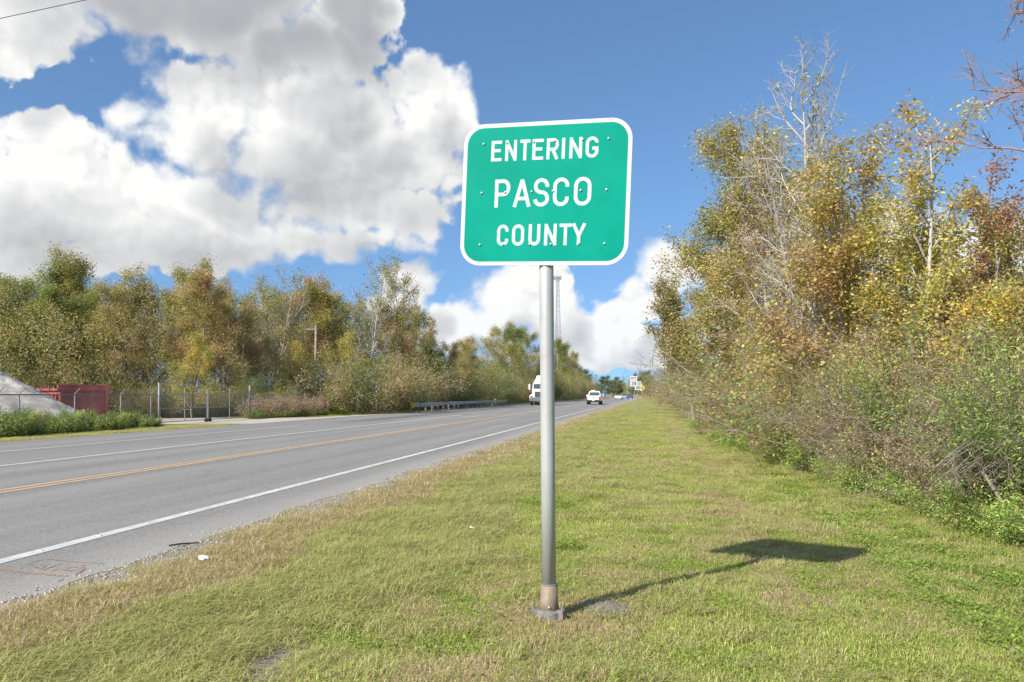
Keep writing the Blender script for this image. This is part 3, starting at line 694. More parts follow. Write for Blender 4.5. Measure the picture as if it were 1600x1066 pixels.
def plant(name, wood, crown, loc, label, cat, group=None, rz=0.0, sc=(1, 1, 1), wn_='trunk', cn='crown', tilt=(0, 0)):
    o = empty(name, loc, rz, label, cat, group); o.scale = sc; o.rotation_euler = (tilt[0], tilt[1], rz)
    obj(wn_, wood, o)
    if crown is not None: obj(cn, crown, o)
    return o

LK = 2.95
GREY = (0.34, 0.31, 0.28); BRN = (0.20, 0.165, 0.13); PALE = (0.38, 0.35, 0.32); RED = (0.24, 0.15, 0.12)
OL = (0.140, 0.122, 0.042); GR = (0.082, 0.100, 0.032); DG = (0.050, 0.064, 0.026); YG = (0.168, 0.155, 0.042)
YE = (0.232, 0.186, 0.052); OR = (0.186, 0.126, 0.058); BR = (0.155, 0.105, 0.060); TAN = (0.215, 0.165, 0.105); RD = (0.165, 0.090, 0.066); BG = (0.095, 0.145, 0.038); GG = (0.13, 0.15, 0.075); LG = (0.15, 0.195, 0.05)

# ------------------------------------------------------------------ tree kinds of the left wood
KIND = {}
def kind(key, p, nl, size, pal, wts, h, **kw):
    KIND[key] = (p.wood('trunk_' + key), p.leaves('crown_' + key, nl, size, pal, wts, **kw) if nl else None, h)
kind('olive', Plant(11).tree(10, 0.16, 16, 0.15, 0.40, 0.08, 6, 4, col=BRN, twigcol=GREY), 26000, 0.13, [DG, GR, OL, OL, YG, TAN], [1.2, 2, 3, 2, 1.5, 0.7], 10.4, scatter=0.28, keep=0.75)
kind('green', Plant(12).tree(10, 0.18, 16, 0.12, 0.44, 0.06, 6, 4, col=BRN), 28000, 0.13, [DG, GR, GR, OL, YG, BG], [2, 3, 2, 2, 1.5, 0.6], 10.3, scatter=0.30, keep=0.8)
kind('autumn', Plant(13).tree(10, 0.15, 15, 0.2, 0.38, 0.10, 6, 4, col=BRN, twigcol=GREY), 22000, 0.125, [OL, YG, BR, OR, OR, TAN], [2, 1, 2, 2, 1.3, 1.2], 10.4, scatter=0.26, keep=0.7)
kind('brown', Plant(14).tree(10, 0.15, 16, 0.15, 0.40, 0.08, 7, 4, col=BRN, twigcol=GREY), 23000, 0.12, [BR, TAN, OL, OL, YG, BR], [1.6, 1.6, 2.6, 2, 1, 1], 10.4, scatter=0.26, keep=0.75)
kind('thin', Plant(15).tree(10, 0.13, 16, 0.3, 0.36, 0.14, 7, 5, col=PALE, twigcol=GREY), 8000, 0.12, [OL, YG, TAN, GR], [2, 1, 1, 1], 10.5, scatter=0.2, keep=0.35)
kind('bare', Plant(16).tree(10, 0.15, 14, 0.32, 0.46, 0.16, 8, 6, spread=0.7, col=PALE, twigcol=PALE), 900, 0.16, [OL, GR, DG], [1, 1, 1], 10.8, scatter=0.15, keep=0.12)
kind('yellow', Plant(17).tree(8, 0.13, 15, 0.12, 0.46, 0.05, 6, 4, col=BRN), 18000, 0.13, [GR, OL, YG, YG, YE, OR], [1, 1.5, 2, 1.5, 1.7, 0.5], 8.3, scatter=0.27, keep=0.75)
kind('dark', Plant(18).tree(10, 0.2, 16, 0.1, 0.42, 0.05, 6, 3, col=BRN), 22000, 0.2, [DG, DG, GR, OL], [3, 2, 2, 1], 10.3, scatter=0.36, keep=0.85)
cy = Plant(19); cy.tree(11, 0.14, 30, 0.12, 0.20, 0.02, 5, 3, spread=1.0, conic=0.9, col=GREY, twigcol=RED)
kind('cypress', cy, 5500, 0.14, [BR, RD, TAN, OL], [2, 1, 2, 0.5], 11.2, scatter=0.16)
SH = {}
def shr(key, p, nl, size, pal, wts, h, w, **kw):
    SH[key] = (p.wood('stems_' + key), p.leaves('foliage_' + key, nl, size, pal, wts, **kw) if nl else None, h, w)
shr('hedge', Plant(31).shrub(1.1, 1.9, 26, 7, 3, -0.05, BRN, 0.009), 9000, 0.075, [DG, GR, BG, GR, OL, LG], [1.3, 2, 1.4, 2, 1, 0.5], 1.1, 2.2, scatter=0.10)
shr('under', Plant(32).shrub(3.2, 3.2, 24, 8, 3, -0.05, BRN, 0.02, twigcol=GREY), 22000, 0.075, [DG, GR, OL, BR, OL, TAN], [2.4, 2, 2.4, 2, 1, 0.5], 3.3, 4.2, scatter=0.22)
shr('undergreen', Plant(33).shrub(3.2, 3.2, 24, 8, 3, -0.05, BRN, 0.02), 22000, 0.075, [DG, GR, GR, OL, YG], [2.2, 3, 2, 2, .8], 3.3, 4.2, scatter=0.22)
shr('vine', Plant(34).shrub(1.6, 2.0, 34, 9, 4, -0.12, (0.25, 0.17, 0.14), 0.012, twigcol=(0.27, 0.19, 0.17)), 2500, 0.09, [BR, TAN, OL, RD], [3, 2, 1, 0.6], 1.6, 2.4, scatter=0.12)

def left_tree(px, x, ytop, key, wf, label, group=None, rz=None, name='broadleaf_tree'):
    X_, Y_, d = PX(px, x - (10 if px < 200 else (5 if px < 260 else 0))); z0 = Zg(X_, Y_)
    h = ZH(ytop + (14 if px < 380 else 0), d) - z0; w, c, hn = KIND[key]; s_ = h / hn * 0.97
    return plant(name, w, c, (float(bend(X_, Y_)) if Y_ > 150 else X_, Y_, z0), label, 'tree', group, rz if rz is not None else (px * 1.7) % 6.28, (s_ * wf, s_ * wf, s_))
LT = [ # photo column, distance left of the camera line, top row, kind, width factor, label
 (-40, -31, 440, 'olive', 1.2, 'olive green tree at the far left edge of the picture', None),
 (28, -33, 425, 'green', 1.1, 'green tree directly above the grey gravel heap', None),
 (70, -30, 440, 'green', 1.2, 'bushy green tree rising behind the left end of the red container', None),
 (92, -36, 402, 'olive', 0.95, 'tallest olive tree above the red container, narrow pointed top', None),
 (135, -34, 392, 'olive', 0.9, 'tall olive tree beside the tallest one above the red container', None),
 (128, -29, 490, 'yellow', 0.9, 'low tree with orange and yellow leaf patches behind the red container', None),
 (172, -32, 405, 'thin', 1.1, 'thin greyish tree right of the tall olive pair behind the fence', None),
 (205, -29, 440, 'brown', 1.1, 'brown olive tree left of the chain-link gate', None),
 (240, -34, 412, 'thin', 1.2, 'thin grey-twigged tree high behind the left gate post', None),
 (285, -33, 402, 'olive', 0.8, 'olive tree with rounded top behind the left half of the gate', None),
 (318, -30, 420, 'autumn', 1.0, 'orange-brown autumn tree above the gate', None),
 (300, -27, 520, 'yellow', 1.1, 'low yellow-green tree right behind the gate', None),
 (352, -33, 420, 'brown', 1.1, 'brown tree right of the orange autumn tree', None),
 (385, -28, 470, 'brown', 1.2, 'broad tan-brown tree behind the right gate post', None),
 (425, -32, 412, 'bare', 0.8, 'bare pale tree with fine upright twigs above the vine-covered fence', None),
 (440, -29, 440, 'thin', 1.0, 'thin pale-trunked tree left of the wooden utility pole', None),
 (478, -30, 438, 'autumn', 1.0, 'olive and brown tree behind the wooden utility pole', None),
 (462, -27, 545, 'yellow', 1.0, 'low yellow-green tree left of the wooden utility pole', None),
 (515, -28, 455, 'olive', 1.0, 'olive tree right of the wooden utility pole', None),
 (548, -29, 470, 'thin', 1.1, 'sparse tree between the utility pole and the tall bare tree', None),
 (565, -26, 400, 'bare', 0.75, 'tall bare grey tree above the back of the diamond sign', None),
 (545, -24, 530, 'yellow', 1.0, 'tree with yellow leaves behind the back of the diamond sign', None),
 (607, -25, 412, 'thin', 0.9, 'tall sparse tree with dark tufts right of the bare tree', None),
 (625, -23, 470, 'brown', 1.0, 'grey-brown vine-hung tree left of the guardrail', None),
 (600, -22.5, 560, 'green', 1.1, 'dark green low tree between the diamond sign and the guardrail', None),
 (655, -23.5, 485, 'olive', 0.8, 'slim olive tree above the yellow guardrail end', None),
 (684, -27, 487, 'cypress', 1.0, 'reddish brown pointed cypress standing above the guardrail', None),
 (690, -22.5, 535, 'brown', 1.1, 'reddish brown low tree behind the middle of the guardrail', None),
 (668, -22, 545, 'green', 1.0, 'green low tree behind the near half of the guardrail', None),
 (725, -23, 530, 'autumn', 1.1, 'brown and green tree behind the guardrail right of the cypress', None),
 (752, -25, 515, 'thin', 1.1, 'pale-branched tree behind the far half of the guardrail', None),
 (780, -24, 510, 'olive', 1.0, 'round olive tree above the far end of the guardrail', None),
 (765, -21.5, 575, 'brown', 1.2, 'low brown tree right behind the far end of the guardrail', None),
 (806, -24, 514, 'green', 0.9, 'green tree above and left of the white truck', None),
 (830, -23, 520, 'olive', 0.9, 'olive tree directly above the white truck', None),
 (815, -21, 580, 'autumn', 1.1, 'low orange-brown tree left of the white truck', None),
 (868, -22.5, 532, 'green', 0.9, 'green tree just right of the sign post at the foot of the lattice tower', None),
 (888, -22, 538, 'olive', 0.9, 'grey-green tree left of the white pickup', None),
 (907, -22, 552, 'brown', 0.9, 'brown branched tree directly above the white pickup', None),
 (850, -21.5, 560, 'dark', 1.0, 'dark tree hidden mostly behind the sign post', None),
 (925, -22.5, 572, 'dark', 1.0, 'dark green tree right above the pickup roof', None),
 (938, -22.5, 580, 'dark', 1.1, 'dark green tree second in the line running away from the pickup', None),
 (949, -22, 588, 'dark', 1.2, 'dark green tree third in the line running away from the pickup', None),
 (896, -20.5, 590, 'brown', 1.3, 'low brown bushy tree left of the pickup at the road edge', None),
]
B2 = [(5, -44, 415, 'olive'), (50, -42, 408, 'brown'), (112, -44, 402, 'green'), (155, -40, 418, 'olive'), (190, -42, 415, 'green'), (225, -40, 425, 'olive'), (262, -38, 415, 'brown'), (300, -40, 410, 'green'), (335, -38, 425, 'olive'), (370, -38, 430, 'green'), (405, -36, 432, 'olive'), (425, -36, 440, 'brown'),
      (455, -36, 435, 'green'), (495, -35, 440, 'olive'), (530, -34, 445, 'brown'), (560, -33, 450, 'olive'), (590, -32, 450, 'green'), (615, -31, 470, 'olive'), (640, -30, 490, 'brown'), (705, -30, 525, 'olive'), (735, -30, 522, 'green')]
ORD = 'first second third fourth fifth sixth seventh eighth ninth tenth eleventh twelfth thirteenth fourteenth fifteenth sixteenth seventeenth eighteenth nineteenth twentieth'.split()
def ordn(i):
    if i < 20: return ORD[i]
    t, u = (i + 1) // 10, (i + 1) % 10; tens = {2: 'twent', 3: 'thirt', 4: 'fort', 5: 'fift'}[t]
    return tens + 'ieth' if u == 0 else tens + 'y-' + ORD[u - 1]
for i, (px, x, yt, key) in enumerate(B2):
    left_tree(px, x + (8 if px < 200 else (4 if px < 260 else 0)), yt + 22, ('thin' if i % 3 == 1 else key), 1.0, 'hazy back-row tree of the left wood, %s from the left picture edge' % ordn(i), 'back row of the left wood', rz=i * 1.1)
for px, x, yt, key, wf, lab, g in LT:
    nm = {'cypress': 'cypress_tree', 'bare': 'bare_tree'}.get(key, 'broadleaf_tree')
    left_tree(px, x, yt, key, wf, lab, 'trees of the wood along the left side of the road', name=nm)
rr = np.random.RandomState(77)
for i, (px, d, yt) in enumerate([(957, 330, 592), (964, 400, 597), (970, 470, 600), (976, 520, 604), (945, 300, 590)]):
    x_, y_ = P(px, d); w, c, hn = KIND['dark']; h = ZH(yt, d); s_ = h / hn
    plant('broadleaf_tree', w, c, (x_, y_, 0), 'dark distant tree at the far end of the left wood, %s towards the road bend' % ordn((1, 2, 3, 4, 0)[i]), 'tree', 'distant dark trees where the road bends', rr.uniform(0, 6), (s_ * 1.5, s_ * 1.5, s_))
for i, (px, d, yt) in enumerate([(987, 300, 592), (997, 270, 587), (1006, 240, 584), (1016, 200, 583)]):
    x_, y_ = P(px, d); w, c, hn = KIND['dark']; h = ZH(yt, d); s_ = h / hn
    plant('broadleaf_tree', w, c, (x_, y_, 0), 'dark distant tree behind the small roadside signs, %s from the left' % ordn(i), 'tree', 'distant dark trees behind the roadside signs', rr.uniform(0, 6), (s_ * 0.9, s_ * 0.9, s_))
# undergrowth at the foot of the wood: one shrub every few metres
for i, px in enumerate(list(range(-30, 620, 22))):
    x = -26.5 + rr.uniform(-1.0, 1.0) if px > 395 else (-30 if px > 230 else -38) + rr.uniform(-1, 1)
    X_, Y_, d = PX(px, x); key = ('under', 'undergreen')[rr.randint(2)]; w, c, hn, wn2 = SH[key]; s_ = rr.uniform(0.75, 1.15) * (0.8 if 240 < px < 400 else 1.0)
    plant('shrub', w, c, (X_, Y_, Zg(X_, Y_) - 0.05), 'leafy undergrowth shrub at the foot of the wood behind the fence, %s from the left' % ordn(i), 'shrub', 'undergrowth shrubs behind the fence', rr.uniform(0, 6), (s_, s_, s_ * rr.uniform(0.8, 1.2)), 'stems', 'foliage')
yy_ = 56.0; iu = 0
while yy_ < 330:
    x_ = -21.8 + rr.uniform(-0.8, 0.6); key = ('under', 'undergreen')[rr.randint(2)]; w, c, hn, wn2 = SH[key]; s_ = rr.uniform(0.9, 1.4) * (1 + yy_ / 300)
    plant('shrub', w, c, (float(bend(x_, yy_)), yy_, -0.1), 'leafy undergrowth shrub along the left road edge past the diamond sign, %s along' % ordn(iu), 'shrub', 'undergrowth shrubs along the left road edge', rr.uniform(0, 6), (s_, s_, s_), 'stems', 'foliage')
    yy_ += 3.2 + yy_ * 0.022; iu += 1
# the wood behind, which reads as one mass: leaves and stems scattered through its volume
def mass(name, label, boxes, nl, size, pal, seed):
    r = np.random.RandomState(seed); VV = []; CC = []
    for (x0, x1, y0, y1, hmax, share) in boxes:
        n = int(nl * share); n2_ = int(n * 2.6); c = np.stack([r.uniform(x0, x1, n2_), r.uniform(y0, y1, n2_), r.uniform(0, 1, n2_) ** 0.85], -1)
        top = hmax * (0.45 + 0.75 * fbm(c[:, 0], c[:, 1], 0.22, seed, 3)); fz = c[:, 2].copy(); c[:, 2] = c[:, 2] * top - 0.2
        cl = fbm(c[:, 0] * .8 + c[:, 2] * .9, c[:, 1] * .8 - c[:, 2] * .8, 0.75, seed + 9, 3) + .5 * (vn(c[:, 2] * 1.4 + c[:, 0], c[:, 1] * .6, .9, seed + 5) - .5)
        c = c[cl > 0.40 + 0.22 * fz][:n]; n = len(c)
        c[:, 0] = bend(c[:, 0], c[:, 1])
        a = r.normal(0, 1, (n, 3)); a /= np.linalg.norm(a, axis=1)[:, None]; b = r.normal(0, 1, (n, 3)); b -= a * (a * b).sum(1)[:, None]; b /= np.linalg.norm(b, axis=1)[:, None]
        L = size * r.uniform(0.6, 1.4, n)[:, None] * (1 + np.maximum(0, c[:, 1:2] - 60) / 120)
        VV.append(np.stack([c - a * L * .5, c + b * L * .28, c + a * L * .5, c - b * L * .28], 1).reshape(-1, 3))
        pi_ = np.clip((fbm(c[:, 0] + c[:, 2] * .6, c[:, 1] - c[:, 2], 0.5, seed + 3, 3) * 1.6 - 0.3 + r.normal(0, .12, n)) * len(pal), 0, len(pal) - 1).astype(int)
        CC.append(np.repeat(LK * np.array(pal)[pi_] * r.uniform(.75, 1.25, n)[:, None], 4, 0))
    V = np.concatenate(VV); o = obj(name, mesh_np(name, V, np.arange(len(V)).reshape(-1, 4), col=np.concatenate(CC), mats=[MT['leaf']]))
    return tag(o, label, 'woodland', kind='stuff')
mass('woodland', 'dense brown and green woodland filling the ground behind the left trees', [(-54, -42, 8, 36, 8.4, 0.24), (-46, -31, 30, 70, 9.4, 0.36), (-36, -27, 60, 90, 9.6, 0.14), (-38, -25, 88, 190, 9.5, 0.17), (-40, -23, 190, 430, 12, 0.08), (-2, 45, 330, 520, 11, 0.07)], 310000, 0.12, [DG, OL, BR, GR, OL, BR], 91)

# ------------------------------------------------------------------ right bank
def RP(px, d, dz=0.0):
    x_, y_ = P(px, d); return (x_, y_, Zg(x_, y_) + dz)
def bank_x(y): return float(np.interp(y, [0, 9, 15, 29, 63, 110, 150, 260], [4.2, 4.0, 3.5, 2.2, 1.3, 0.4, -0.6, -1.5]))
def reach(me, q=88):
    v = np.empty(len(me.vertices) * 3, np.float32); me.vertices.foreach_get('co', v); v = v.reshape(-1, 3); return float(np.percentile(np.hypot(v[:, 0], v[:, 1]), q))
def right_tree(key, seed, px, d, ytop, label, nl, size, pal, wts, name='broadleaf_tree', rz=0.0, leaf=None, **tk):
    loc = RP(px, d); h = ZH(ytop, d) - loc[2]
    p = Plant(seed); p.tree(h * 0.93, **tk)
    lk = dict(scatter=0.09, keep=0.8); lk.update(leaf or {})
    wd = p.wood('trunk'); lv = p.leaves('crown', nl, size, pal, wts, **lk) if nl else None
    if not name.startswith('bare'): loc = (max(loc[0], bank_x(loc[1]) + 0.35 * reach(lv)), loc[1], loc[2])
    return plant(name, wd, lv, loc, label, 'tree', 'trees of the right bank', rz)
right_tree('r1', 41, 1232, 28, 170, 'olive brown tree with bare twiggy top at the left end of the right bank', 70000, 0.10, [GR, OL, OL, YG, BR, YE], [1, 3, 2, 2, 1.2, .8], r=0.14, n1=26, f0=0.16, len1=0.46, up1=0.10, n2=8, n3=5, conic=0.75, col=GREY, leaf=dict(scatter=0.20, zmax=([0, 6.5, 9.0, 11.5], [1, 1, .40, .10])))
right_tree('r1b', 42, 1140, 36, 330, 'brown and green tree nearest the road on the right, beside the open sky', 36000, 0.12, [OL, OL, GR, BR, YG], [2, 2, 2, 1.4, 1.6], r=0.13, n1=22, f0=0.22, len1=0.40, up1=0.10, n2=7, n3=4, col=GREY, leaf=dict(scatter=0.2, zmax=([0, 6.5, 9.5], [1, .9, .3])))
right_tree('r2', 43, 1310, 18.5, 92, 'tall pale bare tree, tallest of the right bank', 500, 0.09, [BG, YE, YG], [2, 1, 1], name='bare_tree', r=0.115, n1=22, f0=0.30, len1=0.36, up1=0.20, n2=9, n3=7, spread=0.55, col=PALE, twigcol=PALE, leaf=dict(keep=0.05))
right_tree('r2b', 44, 1245, 23, 190, 'bare grey tree left of the tallest pale one on the right bank', 1500, 0.09, [OL, YE, YG], [2, 1, 1], name='bare_tree', r=0.10, n1=20, f0=0.28, len1=0.36, up1=0.20, n2=8, n3=7, spread=0.5, col=GREY, twigcol=(0.38, 0.33, 0.30), leaf=dict(keep=0.10))
right_tree('r3', 45, 1345, 17, 235, 'golden brown tree below the tallest bare one on the right bank', 34000, 0.075, [OL, YG, OR, YE, BR, OR], [1.6, 1.6, 1.5, 1.5, 1.6, 1], r=0.095, n1=18, f0=0.12, len1=0.40, up1=0.12, n2=7, n3=5, col=GREY, leaf=dict(scatter=0.14, zmax=([0, 4.5, 6.5], [1, .8, .25])))
right_tree('r4', 46, 1462, 14.5, 165, 'slender tree with sparse yellow leaves and pale trunk on the right bank', 12000, 0.075, [YG, YE, YE, OR, GR], [2, 2, 1.6, 1, 0.8], r=0.085, n1=18, f0=0.15, len1=0.30, up1=0.18, n2=7, n3=5, spread=0.65, col=PALE, twigcol=GREY, leaf=dict(scatter=0.10, keep=0.45, zmax=([0, 3.4, 4.6, 7], [1, .9, .35, .14])))
right_tree('r4b', 47, 1405, 15.5, 330, 'yellow-leaved tree left of the slender one on the right bank', 24000, 0.072, [YG, YE, OL, OR, GR, YE], [2, 1.7, 1.5, 1.2, 1, 1], r=0.075, n1=16, f0=0.1, len1=0.40, up1=0.10, n2=7, n3=4, col=BRN, twigcol=GREY, leaf=dict(scatter=0.13, zmax=([0, 3.6, 5], [1, .85, .3])))
right_tree('r5', 48, 1545, 14.0, 265, 'tree with rust-red leaves near the right picture edge', 11000, 0.068, [RD, OR, BR, RD, YG], [2, 1.4, 1.6, 1, 1.2], r=0.075, n1=16, f0=0.18, len1=0.32, up1=0.18, n2=7, n3=5, spread=0.65, col=GREY, twigcol=RED, leaf=dict(scatter=0.09, keep=0.5, zmax=([0, 3.2, 4.6, 6], [1, .9, .4, .2])))
right_tree('r5b', 49, 1510, 13.0, 440, 'bright yellow-leaved small tree under the rust-red one', 16000, 0.068, [YE, YE, YG, OR, OL], [2, 2, 2, 1, 1], r=0.06, n1=14, f0=0.1, len1=0.42, up1=0.08, n2=6, n3=4, col=BRN, leaf=dict(scatter=0.12))
right_tree('r6', 50, 1800, 9.6, -300, 'reddish bare tree leaning in from beyond the right picture edge', 350, 0.05, [RD, OR], [1, 1], name='bare_tree', r=0.09, n1=18, f0=0.50, len1=0.22, up1=0.0, n2=8, n3=7, spread=1.0, col=RED, twigcol=(0.26, 0.16, 0.13), leaf=dict(keep=0.05))
right_tree('r7', 51, 1620, 15.5, 330, 'brown and green tree at the right picture edge', 20000, 0.07, [OL, BR, YG, RD, GR], [2, 2, 1.4, 1, 1.2], r=0.08, n1=16, f0=0.1, len1=0.42, up1=0.08, n2=6, n3=4, col=BRN, leaf=dict(scatter=0.14))
right_tree('r8', 52, 1215, 26, 240, 'twiggy grey-brown tree standing behind the olive one on the right bank', 14000, 0.08, [TAN, BR, OL, OR], [2, 2, 2, 1], r=0.10, n1=20, f0=0.2, len1=0.38, up1=0.14, n2=8, n3=6, col=GREY, twigcol=(0.36, 0.30, 0.26), leaf=dict(keep=0.4, scatter=0.14))
right_tree('r9', 53, 1085, 48, 420, 'thin brown tree farther along the right bank beside the sky', 16000, 0.14, [OL, BR, GR, TAN], [2, 2, 2, 1], r=0.10, n1=18, f0=0.3, len1=0.30, up1=0.14, n2=7, n3=4, col=GREY, leaf=dict(scatter=0.2, zmax=([0, 5, 9], [1, .9, .2])))
right_tree('r10', 54, 1068, 66, 490, 'small brown tree farthest along the right bank before the signs', 14000, 0.17, [BR, OL, TAN, GR], [2, 2, 2, 1], r=0.10, n1=16, f0=0.3, len1=0.26, up1=0.14, n2=6, n3=4, col=GREY, leaf=dict(scatter=0.25))

RS = {}
def rsh(key, p, nl, size, pal, wts, h, **kw): RS[key] = (p.wood('stems_' + key), p.leaves('foliage_' + key, nl, size, pal, wts, **kw), h)
rsh('willow', Plant(61).shrub(2.3, 1.5, 26, 8, 3, -0.06, BRN, 0.012), 20000, 0.062, [BG, GR, LG, BG, OL, LG], [2, 2, 1.6, 2, 1, 1], 2.3, scatter=0.07, asp=0.26)
rsh('twig', Plant(62).shrub(2.4, 2.0, 40, 12, 5, -0.045, (0.24, 0.185, 0.15), 0.009, wob=0.22, flare=0.4, twigcol=(0.26, 0.20, 0.17)), 20000, 0.044, [BR, OL, TAN, GG, BR, OL], [2, 2, 1.6, 1.6, 1, 1], 2.4, scatter=0.08)
rsh('fennel', Plant(63).shrub(2.3, 1.9, 40, 11, 4, -0.04, (0.24, 0.20, 0.14), 0.009, twigcol=(0.22, 0.20, 0.12)), 26000, 0.06, [GG, GR, OL, GG, TAN, BR], [2.4, 1.6, 2, 1.4, 1, 0.8], 2.3, scatter=0.07, asp=0.16)
rsh('mixed', Plant(64).shrub(2.3, 2.0, 32, 9, 4, -0.07, (0.25, 0.19, 0.15), 0.011), 18000, 0.052, [GR, OL, YG, BR, OR, BG], [1.6, 2, 1.4, 1.5, 0.9, 1.2], 2.3, scatter=0.09)
rsh('lowgreen', Plant(65).shrub(0.85, 1.4, 26, 7, 3, -0.05, (0.20, 0.17, 0.10), 0.006), 10000, 0.045, [LG, BG, YG, GR, LG], [2, 2, 1.5, 1.4, 1], 0.85, scatter=0.06, asp=0.45)
rsh('gold', Plant(66).shrub(2.4, 1.7, 24, 8, 3, -0.04, BRN, 0.012), 15000, 0.06, [YE, YG, OR, OL, YE], [2, 2, 1, 1.4, 1], 2.4, scatter=0.09)
RB = [ # column, depth, kind, height, width factor, label
 (1600, 9.6, 'willow', 2.45, 0.9, 'bright green narrow-leaved shrub at the right picture edge'),
 (1665, 9.3, 'willow', 2.2, 1.0, 'green narrow-leaved shrub just outside the right picture edge'),
 (1560, 10.8, 'twig', 2.3, 0.9, 'brown thicket with few leaves right of the arching dead brambles'),
 (1500, 10.4, 'twig', 1.9, 0.9, 'brown twiggy thicket under the arching dead brambles'),
 (1440, 10.9, 'twig', 1.75, 0.85, 'brown twiggy thicket left of the arching dead brambles'),
 (1540, 12.2, 'mixed', 2.7, 0.9, 'mixed green and brown shrub behind the arching dead brambles'),
 (1465, 12.4, 'willow', 2.7, 0.8, 'light green shrub above the arching dead brambles'),
 (1395, 12.4, 'mixed', 2.0, 0.9, 'mixed orange and green shrub in the middle of the right bank'),
 (1345, 13.0, 'twig', 2.05, 0.9, 'dense brown twig thicket right of the path of mown grass'),
 (1420, 13.8, 'twig', 2.9, 0.9, 'tall brown twig thicket in the middle of the right bank'),
 (1352, 15.0, 'fennel', 2.9, 0.9, 'tall feathery olive shrub in the middle of the right bank'),
 (1290, 15.0, 'twig', 2.15, 0.9, 'brown twig thicket left of the middle of the right bank'),
 (1300, 17.0, 'fennel', 3.0, 0.9, 'tall feathery shrub below the tallest bare tree'),
 (1238, 17.0, 'fennel', 2.2, 1.0, 'feathery grey-green shrub beside the mown grass'),
 (1190, 19.5, 'fennel', 2.2, 1.05, 'feathery grey-green shrub at the foot of the olive brown tree'),
 (1250, 19.5, 'mixed', 3.2, 1.0, 'tall mixed shrub between the olive tree and the tallest bare tree'),
 (1150, 22.0, 'fennel', 2.1, 1.1, 'round feathery shrub, second at the foot of the olive brown tree'),
 (1120, 24.5, 'mixed', 2.4, 1.1, 'mixed shrub at the foot of the tree nearest the road on the right'),
 (1100, 27.5, 'fennel', 2.6, 1.2, 'feathery shrub bordering the mown grass farther along the right bank'),
 (1078, 31, 'twig', 2.6, 1.2, 'pale brown thicket farther along the right bank'),
 (1085, 35, 'fennel', 3.6, 1.3, 'tall feathery shrub farther along the right bank'),
 (1056, 38, 'twig', 2.9, 1.3, 'pale brown twig thicket at the narrowing grass'),
 (1046, 45, 'fennel', 3.4, 1.4, 'pale olive shrub right of the roadside signs'),
 (1036, 54, 'twig', 3.4, 1.5, 'brown thicket right of the roadside signs'),
 (1030, 66, 'fennel', 4.2, 1.6, 'olive shrub beyond the first roadside sign'),
 (1023, 82, 'twig', 4.6, 1.8, 'brown thicket beyond the roadside signs'),
 (1017, 105, 'fennel', 5.5, 2.2, 'olive thicket beyond the yellow diamond sign'),
 (1012, 140, 'mixed', 7.0, 2.6, 'dark mixed thicket at the far end of the right bank'),
 (1485, 14.2, 'gold', 3.0, 0.9, 'golden yellow shrub below the slender yellow tree'),
 (1330, 18.8, 'gold', 3.6, 1.0, 'golden brown shrub below the tallest bare tree'),
 (1570, 14.2, 'mixed', 3.4, 1.0, 'mixed shrub below the rust-red tree'),
 (1640, 12.5, 'mixed', 3.0, 1.0, 'mixed green shrub behind the narrow-leaved ones at the right edge'),
 (1530, 16.5, 'fennel', 4.0, 1.1, 'tall feathery shrub behind the golden yellow one'),
 (1410, 17.5, 'mixed', 4.0, 1.1, 'tall mixed shrub behind the middle of the right bank'),
 (1200, 24.0, 'mixed', 4.4, 1.3, 'tall mixed shrub behind the olive brown tree'),
 (1130, 30, 'mixed', 4.6, 1.4, 'tall mixed shrub behind the tree nearest the road on the right'),
]
for px, d, key, h, wf, lab in RB:
    w, c, hn = RS[key]; s_ = h / hn
    l0 = RP(px, d, -0.03); x1_ = max(l0[0], bank_x(l0[1]) + (0.72 if l0[1] < 30 else 0.95) * s_ * wf * reach(c)); l0 = (x1_, l0[1], Zg(x1_, l0[1]) - .03)
    plant('shrub', w, c, l0, lab, 'shrub', 'shrubs of the right bank', rr.uniform(0, 6), (s_ * wf, s_ * wf, s_), 'stems', 'foliage')
for i, (px, d) in enumerate([(1575, 8.9), (1625, 8.6), (1528, 9.4), (1478, 9.7), (1415, 10.3), (1372, 11.2), (1325, 12.0), (1290, 13.2), (1262, 14.4), (1225, 15.6), (1195, 17.4), (1160, 20.2), (1125, 22.6), (1098, 25.6), (1082, 28.5), (1063, 33)]):
    w, c, hn = RS['lowgreen']; s_ = rr.uniform(0.55, 0.95) * (1 + i * 0.035)
    l0 = RP(px, d, -0.03); x1_ = max(l0[0], bank_x(l0[1]) + 0.6 * s_ * reach(c)); l0 = (x1_, l0[1], Zg(x1_, l0[1]) - .03)
    plant('weed_clump', w, c, l0, 'low light green weed clump at the foot of the right bank, %s from the right' % ['first', 'second', 'third', 'fourth', 'fifth', 'sixth', 'seventh', 'eighth', 'ninth', 'tenth', 'eleventh', 'twelfth', 'thirteenth', 'fourteenth', 'fifteenth', 'sixteenth'][[1, 0, 2, 3, 4, 5, 6, 7, 8, 9, 10, 11, 12, 13, 14, 15][i]],
          'weeds', 'low weeds along the right bank', rr.uniform(0, 6), (s_, s_, s_ * rr.uniform(0.7, 1.1)), 'stems', 'foliage')
